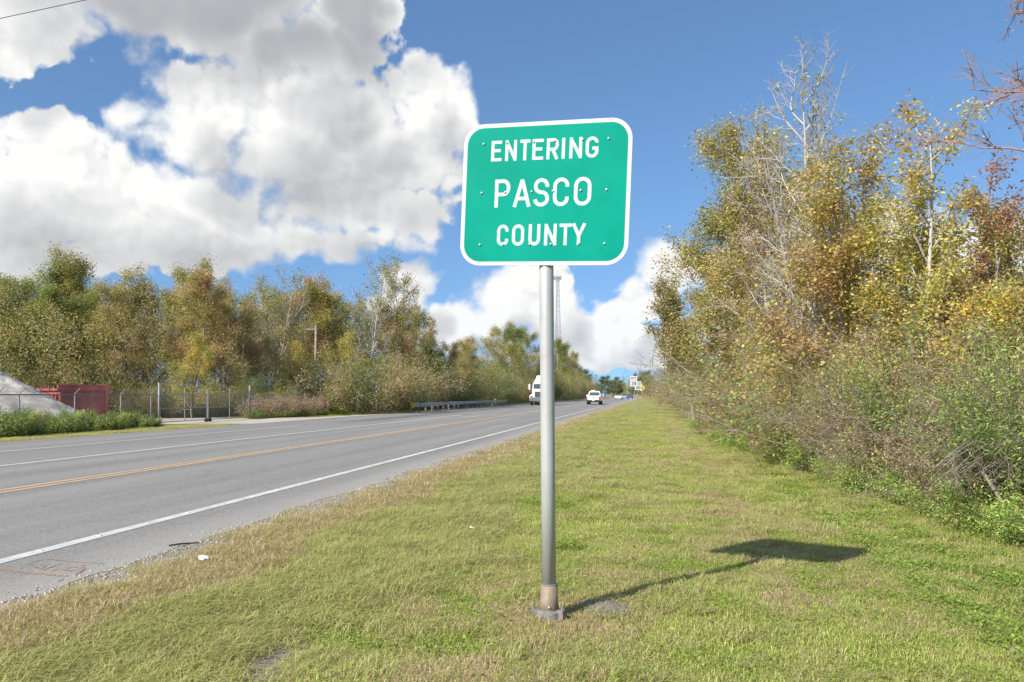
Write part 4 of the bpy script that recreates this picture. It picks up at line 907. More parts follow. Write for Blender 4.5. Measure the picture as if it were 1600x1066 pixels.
# arching dead brambles
bp_ = Plant(71); bloc = RP(1515, 9.7)
for i in range(46):
    a = bp_.r.uniform(-0.5, 0.5); o = bp_.r.uniform(-0.15, 0.35)
    x0 = 0.55 + o; hh = bp_.r.uniform(0.9, 1.55); span = bp_.r.uniform(0.5, 1.25)
    t = np.linspace(0, 1, 12); dirx = -1 if bp_.r.rand() < 0.8 else 1
    pts = np.stack([x0 + dirx * span * (t ** 1.3) + 0.04 * np.sin(9 * t + i), a + 0.3 * (t - .5) * bp_.r.normal(0, 1) - 0.35 * t, hh * np.sin(np.clip(t * 2.2 + 0.05, 0, 2.7)) ** 0.9 * (1 - 0.25 * t) + 0.03 * np.cos(7 * t + i)], -1)
    bp_.limb(pts, bp_.r.uniform(0.003, 0.008), 0.002, 4, (0.30, 0.245, 0.21)); bp_.tipsof(pts[5:], i)
for i in range(170):
    k = bp_.r.randint(len(bp_.tips)); D = bp_.path(bp_.tips[k], bp_.r.normal(0, 1, 3) + np.array([0, 0, -0.4]), bp_.r.uniform(0.15, 0.5), 5, 0.3, -0.1)
    bp_.limb(D, 0.003, 0.0015, 3, (0.27, 0.215, 0.185))
plant('dead_bramble', bp_.wood('canes'), None, bloc, 'arching pale dead bramble canes over the thicket at lower right', 'bramble', wn_='canes')
br = Plant(72)
br.limb(br.path((0, 0, 0), (0.55, 0.1, -0.75), 0.9, 6, 0.05, 0), 0.022, 0.016, 6, (0.36, 0.32, 0.26))
plant('fallen_branch', br.wood('branch'), None, tuple(np.array(RP(1535, 9.3)) + np.array([0, 0, 0.78])), 'leaning pale dead branch in the thicket below the arching brambles', 'branch', wn_='branch')
br = Plant(73)
for q0 in (((0, 0, 0.05), (1.0, -.3, .05), 1.1), ((0.5, -.1, .08), (.6, -.5, .3), .5), ((.2, 0, .05), (-.7, -.4, -.05), .8)):
    br.limb(br.path(*q0[:2], q0[2], 6, 0.12, 0), 0.007, 0.003, 5, (0.24, 0.20, 0.16))
plant('fallen_branch', br.wood('branch'), None, RP(1330, 12.6, 0.02), 'dry fallen twigs lying at the edge of the mown grass', 'branch', wn_='branch')
mass('thicket', 'dense brown thicket filling the ground behind the right bank shrubs', [(5.4, 10, 8, 26, 4.2, 0.55), (4.2, 9, 26, 70, 5.2, 0.3), (2.5, 9, 70, 260, 7, 0.15)], 120000, 0.085, [BR, OL, GG, OL, BR, TAN], 95)

# ------------------------------------------------------------------ grass: tufts scattered over the verge
def tuft(kind_, seed):
    r = np.random.RandomState(seed); V = []; Q = []; T = []; C = []; b = 0
    def blade(p, az, L, w, bendf, col):
        nonlocal b
        d = np.array([cos(az), sin(az), 0]); s_ = np.array([-sin(az), cos(az), 0])
        p0 = np.array([p[0], p[1], -0.004]); p1 = p0 + d * L * bendf * 0.35 + np.array([0, 0, L * 0.55 * (1 - bendf * 0.35)])
        p2 = p0 + d * L * bendf * 0.95 + np.array([0, 0, L * (1 - bendf * 0.75)])
        V.extend([p0 - s_ * w / 2, p0 + s_ * w / 2, p1 + s_ * w * .42, p1 - s_ * w * .42, p2])
        Q.append((b, b + 1, b + 2, b + 3)); T.append((b + 3, b + 2, b + 4)); C.extend([col] * 5); b += 5
    def leaf(p, az, L, w, z, tilt, col):
        nonlocal b
        d = np.array([cos(az), sin(az), tilt]); s_ = np.array([-sin(az), cos(az), r.normal(0, .25)]); p = np.array([p[0], p[1], z])
        V.extend([p, p + d * L * .5 + s_ * w / 2, p + d * L, p + d * L * .5 - s_ * w / 2]); Q.append((b, b + 1, b + 2, b + 3)); C.extend([col] * 4); b += 4
    R = 0.15
    def pos():
        a = r.uniform(0, 2 * pi); o = R * sqrt(r.rand()); return (o * cos(a), o * sin(a))
    def cj(c, j=0.25): return np.array(c) * r.uniform(1 - j, 1 + j)
    gA = [(0.408, 0.498, 0.102), (0.507, 0.562, 0.139), (0.309, 0.432, 0.081), (0.590, 0.577, 0.204)]; st = [(0.621, 0.496, 0.300), (0.546, 0.423, 0.243), (0.720, 0.605, 0.404), (0.422, 0.302, 0.162)]
    if kind_ == 0:      # short lawn grass
        for i in range(210): blade(pos(), r.uniform(0, 6.28), r.uniform(.02, .055), r.uniform(.0022, .004), r.uniform(.2, 1.1), cj(gA[r.randint(4)]) if r.rand() < .80 else cj(st[r.randint(4)]))
    elif kind_ == 1:    # dry matted straw
        for i in range(210): blade(pos(), r.uniform(0, 6.28), r.uniform(.03, .075), r.uniform(.002, .0036), r.uniform(.7, 1.28), cj(st[r.randint(4)]) if r.rand() < .82 else cj(gA[r.randint(4)]))
    elif kind_ == 2:    # broad-leaved weeds
        for i in range(75):
            p = pos(); leaf(p, r.uniform(0, 6.28), r.uniform(.010, .024), r.uniform(.007, .014), r.uniform(.004, .035), r.uniform(-.1, .5), cj([(0.302, 0.393, 0.075), (0.374, 0.448, 0.092), (0.245, 0.326, 0.064)][r.randint(3)]))
        for i in range(90): blade(pos(), r.uniform(0, 6.28), r.uniform(.02, .05), .003, r.uniform(.3, 1.1), cj(gA[r.randint(4)]))
    elif kind_ == 3:    # long leaning grass
        for i in range(150): blade(pos(), r.normal(0.6, 1.0), r.uniform(.08, .19), r.uniform(.003, .005), r.uniform(.5, 1.2), cj([(0.386, 0.404, 0.125), (0.453, 0.451, 0.167), (0.320, 0.363, 0.098), (0.560, 0.498, 0.250)][r.randint(4)]))
        for i in range(60): blade(pos(), r.normal(0.6, 1.2), r.uniform(.05, .15), .003, r.uniform(.8, 1.28), cj(st[r.randint(4)]))
    elif kind_ == 4:    # long straw at the road edge
        for i in range(170): blade(pos(), r.uniform(0, 6.28), r.uniform(.05, .14), r.uniform(.002, .004), r.uniform(.6, 1.25), cj(st[r.randint(4)]) if r.rand() < .85 else cj(gA[r.randint(4)]))
    elif kind_ == 5:    # lush bright clump
        for i in range(130): leaf(pos(), r.uniform(0, 6.28), r.uniform(.015, .04), r.uniform(.008, .018), r.uniform(.01, .07), r.uniform(0, .7), cj([(0.270, 0.386, 0.069), (0.316, 0.427, 0.081), (0.226, 0.318, 0.058)][r.randint(3)]))
    return np.array(V), np.array(Q), np.array(T).reshape(-1, 3), np.array(C)
NVAR = 3; KTYPES = 6
pv = []; pq = []; pt = []; pc = []; pid_v = []; off = 0
for k in range(KTYPES):
    for v in range(NVAR):
        V, Q, T, C = tuft(k, 300 + 10 * k + v); pv.append(V); pq.append(Q + off); pt.append(T + off); pc.append(C); pid_v.append(np.full(len(V), k * NVAR + v)); off += len(V)
def sprinkle(x0, x1, y0, y1, step, seed, scale):
    r = np.random.RandomState(seed)
    a, b_ = np.meshgrid(np.arange(x0, x1, step), np.arange(y0, y1, step), indexing='ij')
    x = (a + r.uniform(-.6, .6, a.shape) * step).ravel(); y = (b_ + r.uniform(-.6, .6, a.shape) * step).ravel(); n = len(x)
    pn = fbm(x, y, 0.55, 1, 3); p2 = fbm(x, y, 1.6, 7, 3); p3 = fbm(x, y, 2.4, 15, 2); u = r.rand(n)
    wx = x + 0.9 * (fbm(x, y, 0.8, 21, 3) - 0.5)
    k = np.zeros(n, int)
    k[(pn * .6 + p2 * .4 + r.normal(0, .16, n)) > 0.56] = 1
    k[(p3 + r.normal(0, .20, n)) > 0.66] = 2
    k[(p3 + r.normal(0, .05, n) > 0.90) & (pn < 0.5)] = 5
    k[u < 0.05] = 3
    k[(np.abs(x - 0.95 - 0.5 * (pn - .5)) < 0.16) & (y > 6) & (u > .35)] = 1
    k[(wx < -1.75) & (u < 0.55)] = 3
    k[(wx < -2.0) & (wx > -3.1) & (u < 0.8)] = 3
    k[(wx < -3.2) & (u < 0.82)] = 4
    k[(x > 2.2) & (u < 0.35)] = 3; k[(x > 2.2) & (u > 0.80)] = 5
    keep = np.ones(n, bool); keep &= ~((wx < -3.75) & (r.rand(n) < 0.75)); keep &= x > -4.08
    # bare sandy patches: worn track at lower left, ant heap by the post, ground round the post base
    px_, py_ = P(412, 4.35); bare = np.hypot((x - px_) / 0.17, (y - py_) / 0.52) + 0.9 * (p3 - .5) + r.normal(0, .22, n)
    ax_, ay_ = P(932, 5.62); bare2 = np.hypot(x - ax_, y - ay_) / 0.19 + 0.6 * (p2 - .5)
    keep &= (bare > 1) & (bare2 > 0.55)
    rp = np.hypot(x - spx, y - spy); k[(rp < 0.42) & (u < .8)] = 1; keep &= rp > 0.17
    keep &= r.rand(n) < np.clip(1.15 - 0.55 * ((p2 < 0.33) & (x < 1.5)), 0, 1)
    sc = r.uniform(0.75, 1.25, n) * scale
    hz = sc * np.where(k == 3, r.uniform(.5, 1.05, n) * np.clip(0.65 + 0.6 * (pn - .3), .4, 1.2), 1.0) / np.sqrt(scale)
    return [q[keep] for q in (x, y, k, sc, hz)]
parts_ = [sprinkle(-4.1, 4.6, 0.6, 9, 0.085, 1, 1.0), sprinkle(-4.1, 5.0, 9, 16, 0.14, 2, 1.3), sprinkle(-4.1, 4.2, 16, 32, 0.24, 3, 1.8), sprinkle(-4.1, 2.5, 32, 75, 0.42, 4, 2.6)]
gxp, gyp, gk, gs, gh = [np.concatenate([p[i] for p in parts_]) for i in range(5)]
rl = np.random.RandomState(9)           # the strip of grass on the far side of the road
fx = rl.uniform(-22.4, -18.75, 5200); fy = rl.uniform(8, 62, 5200); okf = ~((fy > 34.5) & (fy < 47 + (fx + 22.4) * 2.5))
fx, fy = fx[okf], fy[okf]; gxp = np.concatenate([gxp, fx]); gyp = np.concatenate([gyp, fy])
gk = np.concatenate([gk, rl.choice([0, 1, 3, 3, 4], len(fx))]); gs = np.concatenate([gs, rl.uniform(1.4, 2.2, len(fx))]); gh = np.concatenate([gh, rl.uniform(.7, 1.3, len(fx))])
npt = len(gxp); gz = zg(gxp, gyp)
V = np.concatenate(pv + [np.stack([gxp, gyp, gz], -1)])
gme = mesh_np('grass', V, np.concatenate(pq), np.concatenate(pt), col=np.concatenate(pc + [np.zeros((npt, 3))]), mats=[MT['blade']])
def attr(me, nm, typ, data, key):
    a = me.attributes.new(nm, typ, 'POINT'); a.data.foreach_set(key, np.asarray(data).ravel())
attr(gme, 'is_pt', 'BOOLEAN', np.concatenate([np.zeros(off, bool), np.ones(npt, bool)]), 'value')
attr(gme, 'pid', 'INT', np.concatenate(pid_v + [gk * NVAR + rl.randint(0, NVAR, npt)]).astype(np.int32), 'value')
rot = np.zeros((off + npt, 3), np.float32); rot[off:, 2] = np.where(gk == 3, rl.normal(0, .7, npt), rl.uniform(0, 6.28, npt)); rot[off:, 0] = rl.normal(0, .06, npt)
attr(gme, 'rot', 'FLOAT_VECTOR', rot, 'vector')
scl = np.ones((off + npt, 3), np.float32); scl[off:, 0] = gs; scl[off:, 1] = gs; scl[off:, 2] = gh
attr(gme, 'scl', 'FLOAT_VECTOR', scl, 'vector')
grass = obj('grass', gme); tag(grass, 'short green and straw-coloured grass covering the verge', 'grass', kind='stuff')
ng = bpy.data.node_groups.new('scatter_grass', 'GeometryNodeTree')
ng.interface.new_socket('Geometry', in_out='INPUT', socket_type='NodeSocketGeometry'); ng.interface.new_socket('Geometry', in_out='OUTPUT', socket_type='NodeSocketGeometry')
gi = ng.nodes.new('NodeGroupInput'); go = ng.nodes.new('NodeGroupOutput')
def na(nm, typ):
    n = ng.nodes.new('GeometryNodeInputNamedAttribute'); n.data_type = typ; n.inputs[0].default_value = nm; return n.outputs[0]
sep = ng.nodes.new('GeometryNodeSeparateGeometry'); sep.domain = 'POINT'
ng.links.new(gi.outputs[0], sep.inputs[0]); ng.links.new(na('is_pt', 'BOOLEAN'), sep.inputs[1])
spl = ng.nodes.new('GeometryNodeSplitToInstances'); spl.domain = 'POINT'
ng.links.new(sep.outputs[1], spl.inputs[0])
for s_ in spl.inputs:
    if s_.name == 'Group ID': ng.links.new(na('pid', 'INT'), s_)
iop = ng.nodes.new('GeometryNodeInstanceOnPoints')
ng.links.new(sep.outputs[0], iop.inputs['Points']); ng.links.new(spl.outputs[0], iop.inputs['Instance'])
iop.inputs['Pick Instance'].default_value = True; ng.links.new(na('pid', 'INT'), iop.inputs['Instance Index'])
ng.links.new(na('rot', 'FLOAT_VECTOR'), iop.inputs['Rotation']); ng.links.new(na('scl', 'FLOAT_VECTOR'), iop.inputs['Scale'])
ng.links.new(iop.outputs[0], go.inputs[0])
md = grass.modifiers.new('scatter', 'NODES'); md.node_group = ng
# gravel along the pavement edge
r = np.random.RandomState(12); n = 6000
gx2 = EDGE + 0.05 + np.abs(r.normal(0, .16, n)) * r.choice([1, 1, 1, -0.8], n); gy2 = 2.2 + 22 * r.rand(n) ** 1.5; sz = r.uniform(.0025, .006, n) * r.choice([1, 1, 1.8], n)
cube = np.array([(-1, -1, -.6), (1, -1, -.6), (1, 1, -.6), (-1, 1, -.6), (-.7, -.6, .6), (.6, -.7, .5), (.7, .6, .7), (-.5, .7, .5)])
ang = r.uniform(0, 6.28, n); cv = cube[None] * (1 + r.normal(0, .2, (n, 8, 1))) * sz[:, None, None]
cv = np.stack([cv[..., 0] * np.cos(ang)[:, None] - cv[..., 1] * np.sin(ang)[:, None], cv[..., 0] * np.sin(ang)[:, None] + cv[..., 1] * np.cos(ang)[:, None], cv[..., 2]], -1)
cv += np.stack([gx2, gy2, np.maximum(zg(gx2, gy2), np.where(gx2 < EDGE + .1, 0.0, -1)) + sz * .3], -1)[:, None, :]
fq = np.array([(0, 1, 5, 4), (1, 2, 6, 5), (2, 3, 7, 6), (3, 0, 4, 7), (4, 5, 6, 7)])
gc = np.array([(.36, .31, .25), (.28, .24, .19), (.42, .37, .30), (.18, .15, .12)])[r.randint(0, 4, n)]
tag(obj('gravel', mesh_np('gravel', cv.reshape(-1, 3), (fq[None] + 8 * np.arange(n)[:, None, None]).reshape(-1, 4), col=np.repeat(gc, 8, 0), mats=[MT['bark']])), 'loose gravel along the near edge of the pavement', 'gravel', kind='stuff')
# fallen leaves caught in the grass
n = 900; lx = r.uniform(-3.5, 4.2, n); ly = 2.5 + 20 * r.rand(n) ** 1.4; az_ = r.uniform(0, 6.28, n); L = r.uniform(.02, .05, n)
c0 = np.stack([lx, ly, zg(lx, ly) + r.uniform(.02, .045, n)], -1); d1 = np.stack([np.cos(az_), np.sin(az_), r.normal(0, .3, n)], -1) * L[:, None]; d2 = np.stack([-np.sin(az_), np.cos(az_), r.normal(0, .3, n)], -1) * L[:, None] * .3
LV = np.stack([c0, c0 + d1 * .5 + d2, c0 + d1, c0 + d1 * .5 - d2], 1).reshape(-1, 3)
tag(obj('fallen_leaves', mesh_np('fallen_leaves', LV, np.arange(4 * n).reshape(n, 4), col=np.repeat(np.array([TAN, BR, (0.36, .28, .18)])[r.randint(0, 3, n)], 4, 0), mats=[MT['leaf']])), 'small dry brown leaves lying in the mown grass', 'leaves', kind='stuff')
# ant heap beside the post
hm = MB(); nr, na_ = 6, 18; rh = np.random.RandomState(4); vs = [(0, 0, .03)]
for i in range(1, nr + 1):
    t = i / nr
    for k in range(na_): q_ = rh.uniform(.93, 1.07); vs.append((.24 * t * cos(2 * pi * k / na_) * q_, .22 * t * sin(2 * pi * k / na_) * q_, .034 * (1 - t * t) * rh.uniform(.7, 1.3) - .006))
fs = [(0, 1 + k, 1 + (k + 1) % na_) for k in range(na_)] + [(1 + i * na_ + k, 1 + (i + 1) * na_ + k, 1 + (i + 1) * na_ + (k + 1) % na_, 1 + i * na_ + (k + 1) % na_) for i in range(nr - 1) for k in range(na_)]
hm.add(vs, fs); mat('ant_soil', (0.25, 0.215, 0.17), 1.0, 0, 0.3, 30, 1.0, 90)
tag(hm.build('ant_heap', MT['ant_soil'], None, (ax0 := P(932, 5.62)) + (Zg(*ax0) + .002,), smooth=True), 'small grey sandy ant heap in the grass just right of the post', 'soil heap')
# litter
lx_, ly_ = P(736, F * (CAMZ + .08) / (834 - HZY)); lt = empty('crushed_carton', (lx_, ly_, Zg(lx_, ly_) + .035), 0.6, 'small red and white crushed carton lying in the grass left of the post', 'litter'); lt.rotation_euler = (0.5, 0.3, 0.6)
mb = MB(); mb.box((0, 0, -.005), (.060, .030, .06), taper=.95); mb.build('carton_body', MT['litter_red'], lt, bevel=.003)
mb = MB(); mb.box((0, 0, .030), (.054, .024, .010), taper=1.0); mb.build('carton_lid', MT['litter_white'], lt, bevel=.003)
lx_, ly_ = P(316, F * (CAMZ + .03) / (883 - HZY)); mb = MB()
for a_, b_, c_ in ((0, 0, 0), (.02, .012, .008), (-.014, .01, .012)): mb.box((a_, b_, c_ + .03), (.05, .035, .022), rz=a_ * 40, taper=.6)
tag(mb.build('paper_scrap', MT['litter_white'], None, (lx_, ly_, Zg(lx_, ly_) + .015)), 'crumpled white paper scrap in the dry grass near the road edge', 'litter')
lx_, ly_ = P(289, F * CAMZ / (852 - HZY)); mb = MB(); mb.tube([(-.14, -.02, .012), (-.03, .0, .016), (.12, .01, .012)], [.007, .009, .006], 6)
tag(mb.build('rubber_strip', MT['rubber'], None, (lx_, ly_, 0.0), (0, 0, .6)), 'dark thin strip of debris at the pavement edge', 'litter')

# ------------------------------------------------------------------ fence, gate, yard
FX = -23.3
def fy_at(px): return PX(px, FX)[1]
def chain(mb, x, y0, y1, z0, z1, step=0.10, w=0.007):
    hgt = z1 - z0; k = y0 - hgt
    while k < y1:
        for sgn in (1, -1):
            a0, a1 = (k, k + hgt); za, zb = (z0, z1) if sgn > 0 else (z1, z0)
            t0 = max(0, (y0 - a0) / hgt); t1 = min(1, (y1 - a0) / hgt)
            if t1 > t0:
                p = (a0 + hgt * t0, za + (zb - za) * t0); q_ = (a0 + hgt * t1, za + (zb - za) * t1)
                xx = x + .004 * sgn
                mb.add([(xx, p[0], p[1]), (xx, p[0] + w * 1.4, p[1]), (xx, q_[0] + w * 1.4, q_[1]), (xx, q_[0], q_[1])], [(0, 1, 2, 3)])
        k += step
FZ = -0.12
def fence(label, ya, yb, posts, arms, ref):
    f = empty('chain_link_fence', (FX, ya, FZ), 0, label, 'fence')
    for py_ in posts:
        mb = MB(); mb.tube([(0, 0, -.1), (0, 0, 1.55)], .03, 8); po = mb.build('post', MT['galv_dull'], f, (0, py_ - ya, 0), smooth=True)
        if arms: mb = MB(); mb.tube([(0, 0, 1.53), (.18, 0.10, 1.76)], .018, 6); mb.build('barb_arm', MT['galv_dull'], po)
    mb = MB(); mb.tube([(0, 0, 1.5), (0, yb - ya, 1.5)], .024, 8); mb.build('top_rail', MT['galv_dull'], f)
    mb = MB(); chain(mb, 0, 0, yb - ya, 0.03, 1.48, 0.11); o = mb.build('chain_link_mesh', MT['wire'], f); o['kind'] = 'stuff'
    if arms:
        for q_ in (.35, .65, .95):
            mb = MB(); mb.tube([(.18 * q_, .1 * q_, 1.53 + .23 * q_), (.18 * q_, yb - ya, 1.53 + .23 * q_)], .004, 4); mb.build('barbed_wire', MT['wire'], f)
    return f
y_g0, y_g1 = fy_at(247), fy_at(389)
fence('chain-link fence with barbed wire arms in front of the gravel heap and red container', 12, y_g0 - .12, [fy_at(p) for p in (-75, -5, 30, 117, 189, 236)], True, None)
fence('chain-link fence overgrown with dead brown vines right of the gate', y_g1 + .12, fy_at(508), [fy_at(p) for p in (398, 430, 462, 500)], False, None)
gate = empty('chain_link_gate', (FX + .05, y_g0, FZ), 0, 'double chain-link swing gate with wheels across the sandy driveway', 'gate')
for nm, py_, h_ in (('gate_post', y_g0, 2.05), ('gate_post', y_g1, 2.0)):
    mb = MB(); mb.tube([(0, 0, -.1), (0, 0, h_)], .05, 10); mb.tube([(0, 0, h_), (0, 0, h_ + .03)], [.055, .02], 10); mb.build(nm, MT['galv'], gate, (0, py_ - y_g0, 0), smooth=True)
ym = fy_at(323)
for a, b_ in ((y_g0 + .08, ym - .05), (ym + .05, y_g1 - .08)):
    mb = MB(); L = b_ - a
    for z in (.16, .82, 1.52): mb.tube([(0, 0, z), (0, L, z)], .022, 8)
    for y in (0, L / 2, L): mb.tube([(0, y, .14), (0, y, 1.75 if y != L / 2 else 1.85)], .024, 8)
    lf = mb.build('gate_leaf', MT['galv'], gate, (0, a - y_g0, 0))
    mb = MB(); chain(mb, 0.0, 0, L, .16, 1.5, .11); o = mb.build('chain_link_mesh', MT['wire'], lf); o['kind'] = 'stuff'
for dy in (-.16, .16):
    mb = MB(); mb.tube([(0, -.03, 0), (0, .03, 0)], .11, 16); mb.tube([(0, -.035, 0), (0, .035, 0)], .04, 10); mb.tube([(0, 0, .05), (0, 0, .3)], .018, 6)
    mb.build('gate_wheel', MT['rubber'], gate, (.02, ym - y_g0 + dy, .14), (0, 0, pi / 2 * .2))
# vines over the right fence, hedge weeds before the left one
w, c, hn, w_ = SH['vine']
for i, px in enumerate((402, 416, 430, 444, 458, 472, 486, 500)):
    x_, y_, d = PX(px, FX + .15); o = plant('dead_vine', w, c, (x_, y_, FZ - .02), 'dead brown vine on the chain-link fence, %s right of the gate' % ordn(i), 'vine', 'dead vines on the right fence', i * 1.3, (.8, .8, 1.03), 'stems', 'foliage')
w, c, hn, w_ = SH['hedge']
hl = ['leafy green weed clump before the fence at the left picture edge', 'leafy green weed clump second from the left picture edge before the fence', 'green weed clump before the foot of the gravel heap', 'green weed clump before the middle of the gravel heap', 'green weed clump before the right foot of the gravel heap',
      'green weed clump before the left end of the red container', 'green weed clump before the near corner of the red container', 'green weed clump before the right end of the red container', 'green weed clump left of the bright fence post', 'green weed clump right of the bright fence post', 'low green weed clump beside the left gate post', 'smallest green weed clump, in front of the left gate post']
for i, px in enumerate((-35, -5, 22, 48, 74, 98, 122, 146, 170, 194, 216, 236)):
    x_, y_, d = PX(px, -21.9 + .3 * ((i * 7) % 3 - 1)); s_ = (.85, .9, .75, .75, .7, .75, .62, .68, .6, .62, .6, .4)[i]
    plant('weed_clump', w, c, (x_, y_, -.12), hl[i], 'weeds', 'weeds in front of the left fence', i * 2.1, (s_, s_ * 1.05, s_), 'stems', 'foliage')
for i, px in enumerate((404, 424, 446, 470, 494)):
    x_, y_, d = PX(px, -22.5); s_ = .55; plant('weed_clump', w, c, (x_, y_, -.12), 'low green weeds at the foot of the vine-covered fence, ' + ('nearest the gate', 'second from the gate', 'third from the gate', 'fourth from the gate', 'nearest the palmetto')[i], 'weeds', 'weeds under the right fence', i * 1.9, (s_, s_ * 1.5, s_ * .9), 'stems', 'foliage')
# gravel heap
hx_, hy_ = P(-48, 38.0); hm = MB(); nr, na_ = 44, 120; rh = np.random.RandomState(8); vs = [(0, 0, 3.25)]
for i in range(1, nr + 1):
    t = i / nr
    for k in range(na_):
        a = 2 * pi * k / na_; q_ = 1 + .16 * (vn(cos(a) * 2, sin(a) * 2, 1.3, 3) - .5); vs.append((6.0 * t * cos(a) * q_, 6.0 * t * sin(a) * q_, 3.3 * (1 - t) ** 1.0 * (1 + .12 * (vn(a * 3, t * 6, 1, 4) - .5)) + .30 * (fbm(cos(a) * t * 6, sin(a) * t * 6, 1.1, 6, 4) - .5) + rh.normal(0, .025)))
fs = [(0, 1 + k, 1 + (k + 1) % na_) for k in range(na_)] + [(1 + i * na_ + k, 1 + (i + 1) * na_ + k, 1 + (i + 1) * na_ + (k + 1) % na_, 1 + i * na_ + (k + 1) % na_) for i in range(nr - 1) for k in range(na_)]
hm.add(vs, fs); tag(hm.build('gravel_heap', MT['sand_heap'], None, (hx_, hy_, -.12), smooth=True), 'grey heap of gravel and sand behind the fence at far left', 'gravel heap')
# red roll-off container
cx_, cy_ = P(94, 41.0)
rc = empty('roll_off_container', (cx_, cy_, -.1), YAW - radians(44), 'faded red steel roll-off container behind the fence beside the gravel heap', 'container')
LL, WW, HH = 5.6, 2.3, 1.78          # near corner at the origin, length to -x, width to +y
mb = MB(); mb.box((-LL / 2, .03, HH / 2), (LL, .06, HH)); mb.build('side_wall', MT['red_steel'], rc)
mb = MB(); mb.box((-LL / 2, WW, HH / 2), (LL, .06, HH)); mb.build('side_wall', MT['red_steel'], rc)
mb = MB(); mb.box((-.03, WW / 2, HH / 2), (.06, WW - .07, HH)); mb.build('end_door', MT['red_steel'], rc)
mb = MB(); mb.box((-LL + .03, WW / 2, HH / 2), (.06, WW - .07, HH)); mb.build('end_wall', MT['red_steel'], rc)
mb = MB(); mb.box((-LL / 2, WW / 2, .12), (LL - .13, WW - .07, .1)); mb.build('floor_plate', MT['rust'], rc)
for i in range(9):
    mb = MB(); mb.box((-.35 - i * (LL - .7) / 8, -.05, HH / 2 - .1), (.10, .10, HH - .35)); mb.build('side_rib', MT['red_steel'], rc)
for i in range(12):
    mb = MB(); mb.box((-.75 - i * (LL - 1.1) / 11, .0, HH + .10), (.20, .22, .14)); mb.build('top_lug', MT['rust'], rc)
for (a, b_, c_, d_, e_, f_) in ((-LL / 2, -.02, HH - .04, LL + .04, .16, .13), (.0, WW / 2, HH + .06, .22, WW + .25, .30), (.02, WW / 2, .1, .16, WW + .1, .16)):
    mb = MB(); mb.box((a, b_, c_), (d_, e_, f_)); mb.build('rim_beam', MT['red_steel'], rc)
for y in (.05, WW - .05): mb = MB(); mb.box((.04, y, HH / 2 + .1), (.15, .15, HH - .1)); mb.build('corner_post', MT['red_steel'], rc)
# utility pole
ux, uy, ud = PX(493, -26.0); up_ = empty('utility_pole', (ux, uy, -.12), 0, 'weathered wooden utility pole with crossarm behind the vine-covered fence', 'utility pole')
mb = MB(); mb.tube([(0, 0, -.3), (0, 0, 3), (.03, 0, ZH(509, ud) + .12)], [.12, .11, .085], 12); mb.build('pole', MT['wood'], up_, smooth=True)
mb = MB(); mb.box((-.35, 0, ZH(514, ud) + .1), (1.1, .1, .12), rz=.2); mb.build('crossarm', MT['wood'], up_)
for x in (-.8, -.35): mb = MB(); mb.tube([(0, 0, 0), (0, 0, .05), (0, 0, .14)], [.03, .05, .03], 8); mb.build('insulator', MT['galv'], up_, (x * cos(.2), x * sin(.2), ZH(514, ud) + .16))
# overhead wire in the upper left corner
pA = np.array(P(0, 14.0) + (ZH(29, 14.0),)); pB = np.array(P(135, 13.4) + (ZH(0, 13.4),)); dw = (pB - pA) / np.linalg.norm(pB - pA)
mb = MB(); mb.tube([pA + dw * t + np.array([0, 0, .0006 * t * t]) for t in np.linspace(-26, 30, 24)], .007, 6)
tag(mb.build('overhead_wire', MT['cable']), 'thin overhead wire crossing the upper left corner of the sky', 'wire')
# palmetto
pmx, pmy, pmd = PX(528, -21.2); pal = empty('palmetto', (pmx, pmy, -.1), 0, 'young fan palm with one yellow frond at the right end of the vine-covered fence', 'palm')
rp_ = np.random.RandomState(21)
for i in range(15):
    a = i * 2.39; e = .35 + .8 * rp_.rand(); ln = .55 + .35 * rp_.rand(); col = (0.10, 0.16, 0.03) if i not in (3, 8) else (0.42, 0.30, 0.04)
    tipc = np.array([cos(a) * cos(e), sin(a) * cos(e), sin(e)]); sd_ = np.array([-sin(a), cos(a), 0]); u_ = np.cross(sd_, tipc)
    V = []; Q = []
    st_ = tipc * ln * .6
    V += [np.array([0, 0, 0]) - sd_ * .012, np.array([0, 0, 0]) + sd_ * .012, st_ + sd_ * .01, st_ - sd_ * .01]; Q.append((0, 1, 2, 3))
    for k in range(13):
        g = radians(-100 + 200 * k / 12); dd = tipc * cos(g) + sd_ * sin(g); dd = dd - np.array([0, 0, .12]); pe = np.cross(dd, u_); pe /= np.linalg.norm(pe) + 1e-9; b_ = len(V); l2 = .5 * (.75 + .25 * cos(g))
        V += [st_, st_ + dd * l2 * .5 + pe * .03, st_ + dd * l2 + np.array([0, 0, -.05]), st_ + dd * l2 * .5 - pe * .03]; Q.append((b_, b_ + 1, b_ + 2, b_ + 3))
    o = obj('frond', mesh_np('frond', V, Q, col=np.tile(col, (len(V), 1)), mats=[MT['leaf']]), pal)
# back of a diamond sign
bx, by, bd = PX(588, -19.3); bs = empty('diamond_sign', (bx, by, -.04), 0, 'grey back of a diamond warning sign on a thin post left of the guardrail', 'road sign')
mb = MB(); mb.box((0, 0, 1.15), (.05, .05, 2.35)); mb.build('post', MT['galv'], bs)
mb = MB(); mb.prism([(0, 1.58), (.44, 2.0), (0, 2.42), (-.44, 2.0)], .03, .034); mb.build('sign_panel', MT['galv_dull'], bs)
mb = MB(); mb.box((0, -.005, 2.0), (.78, .02, .05)); mb.build('brace', MT['galv'], bs)
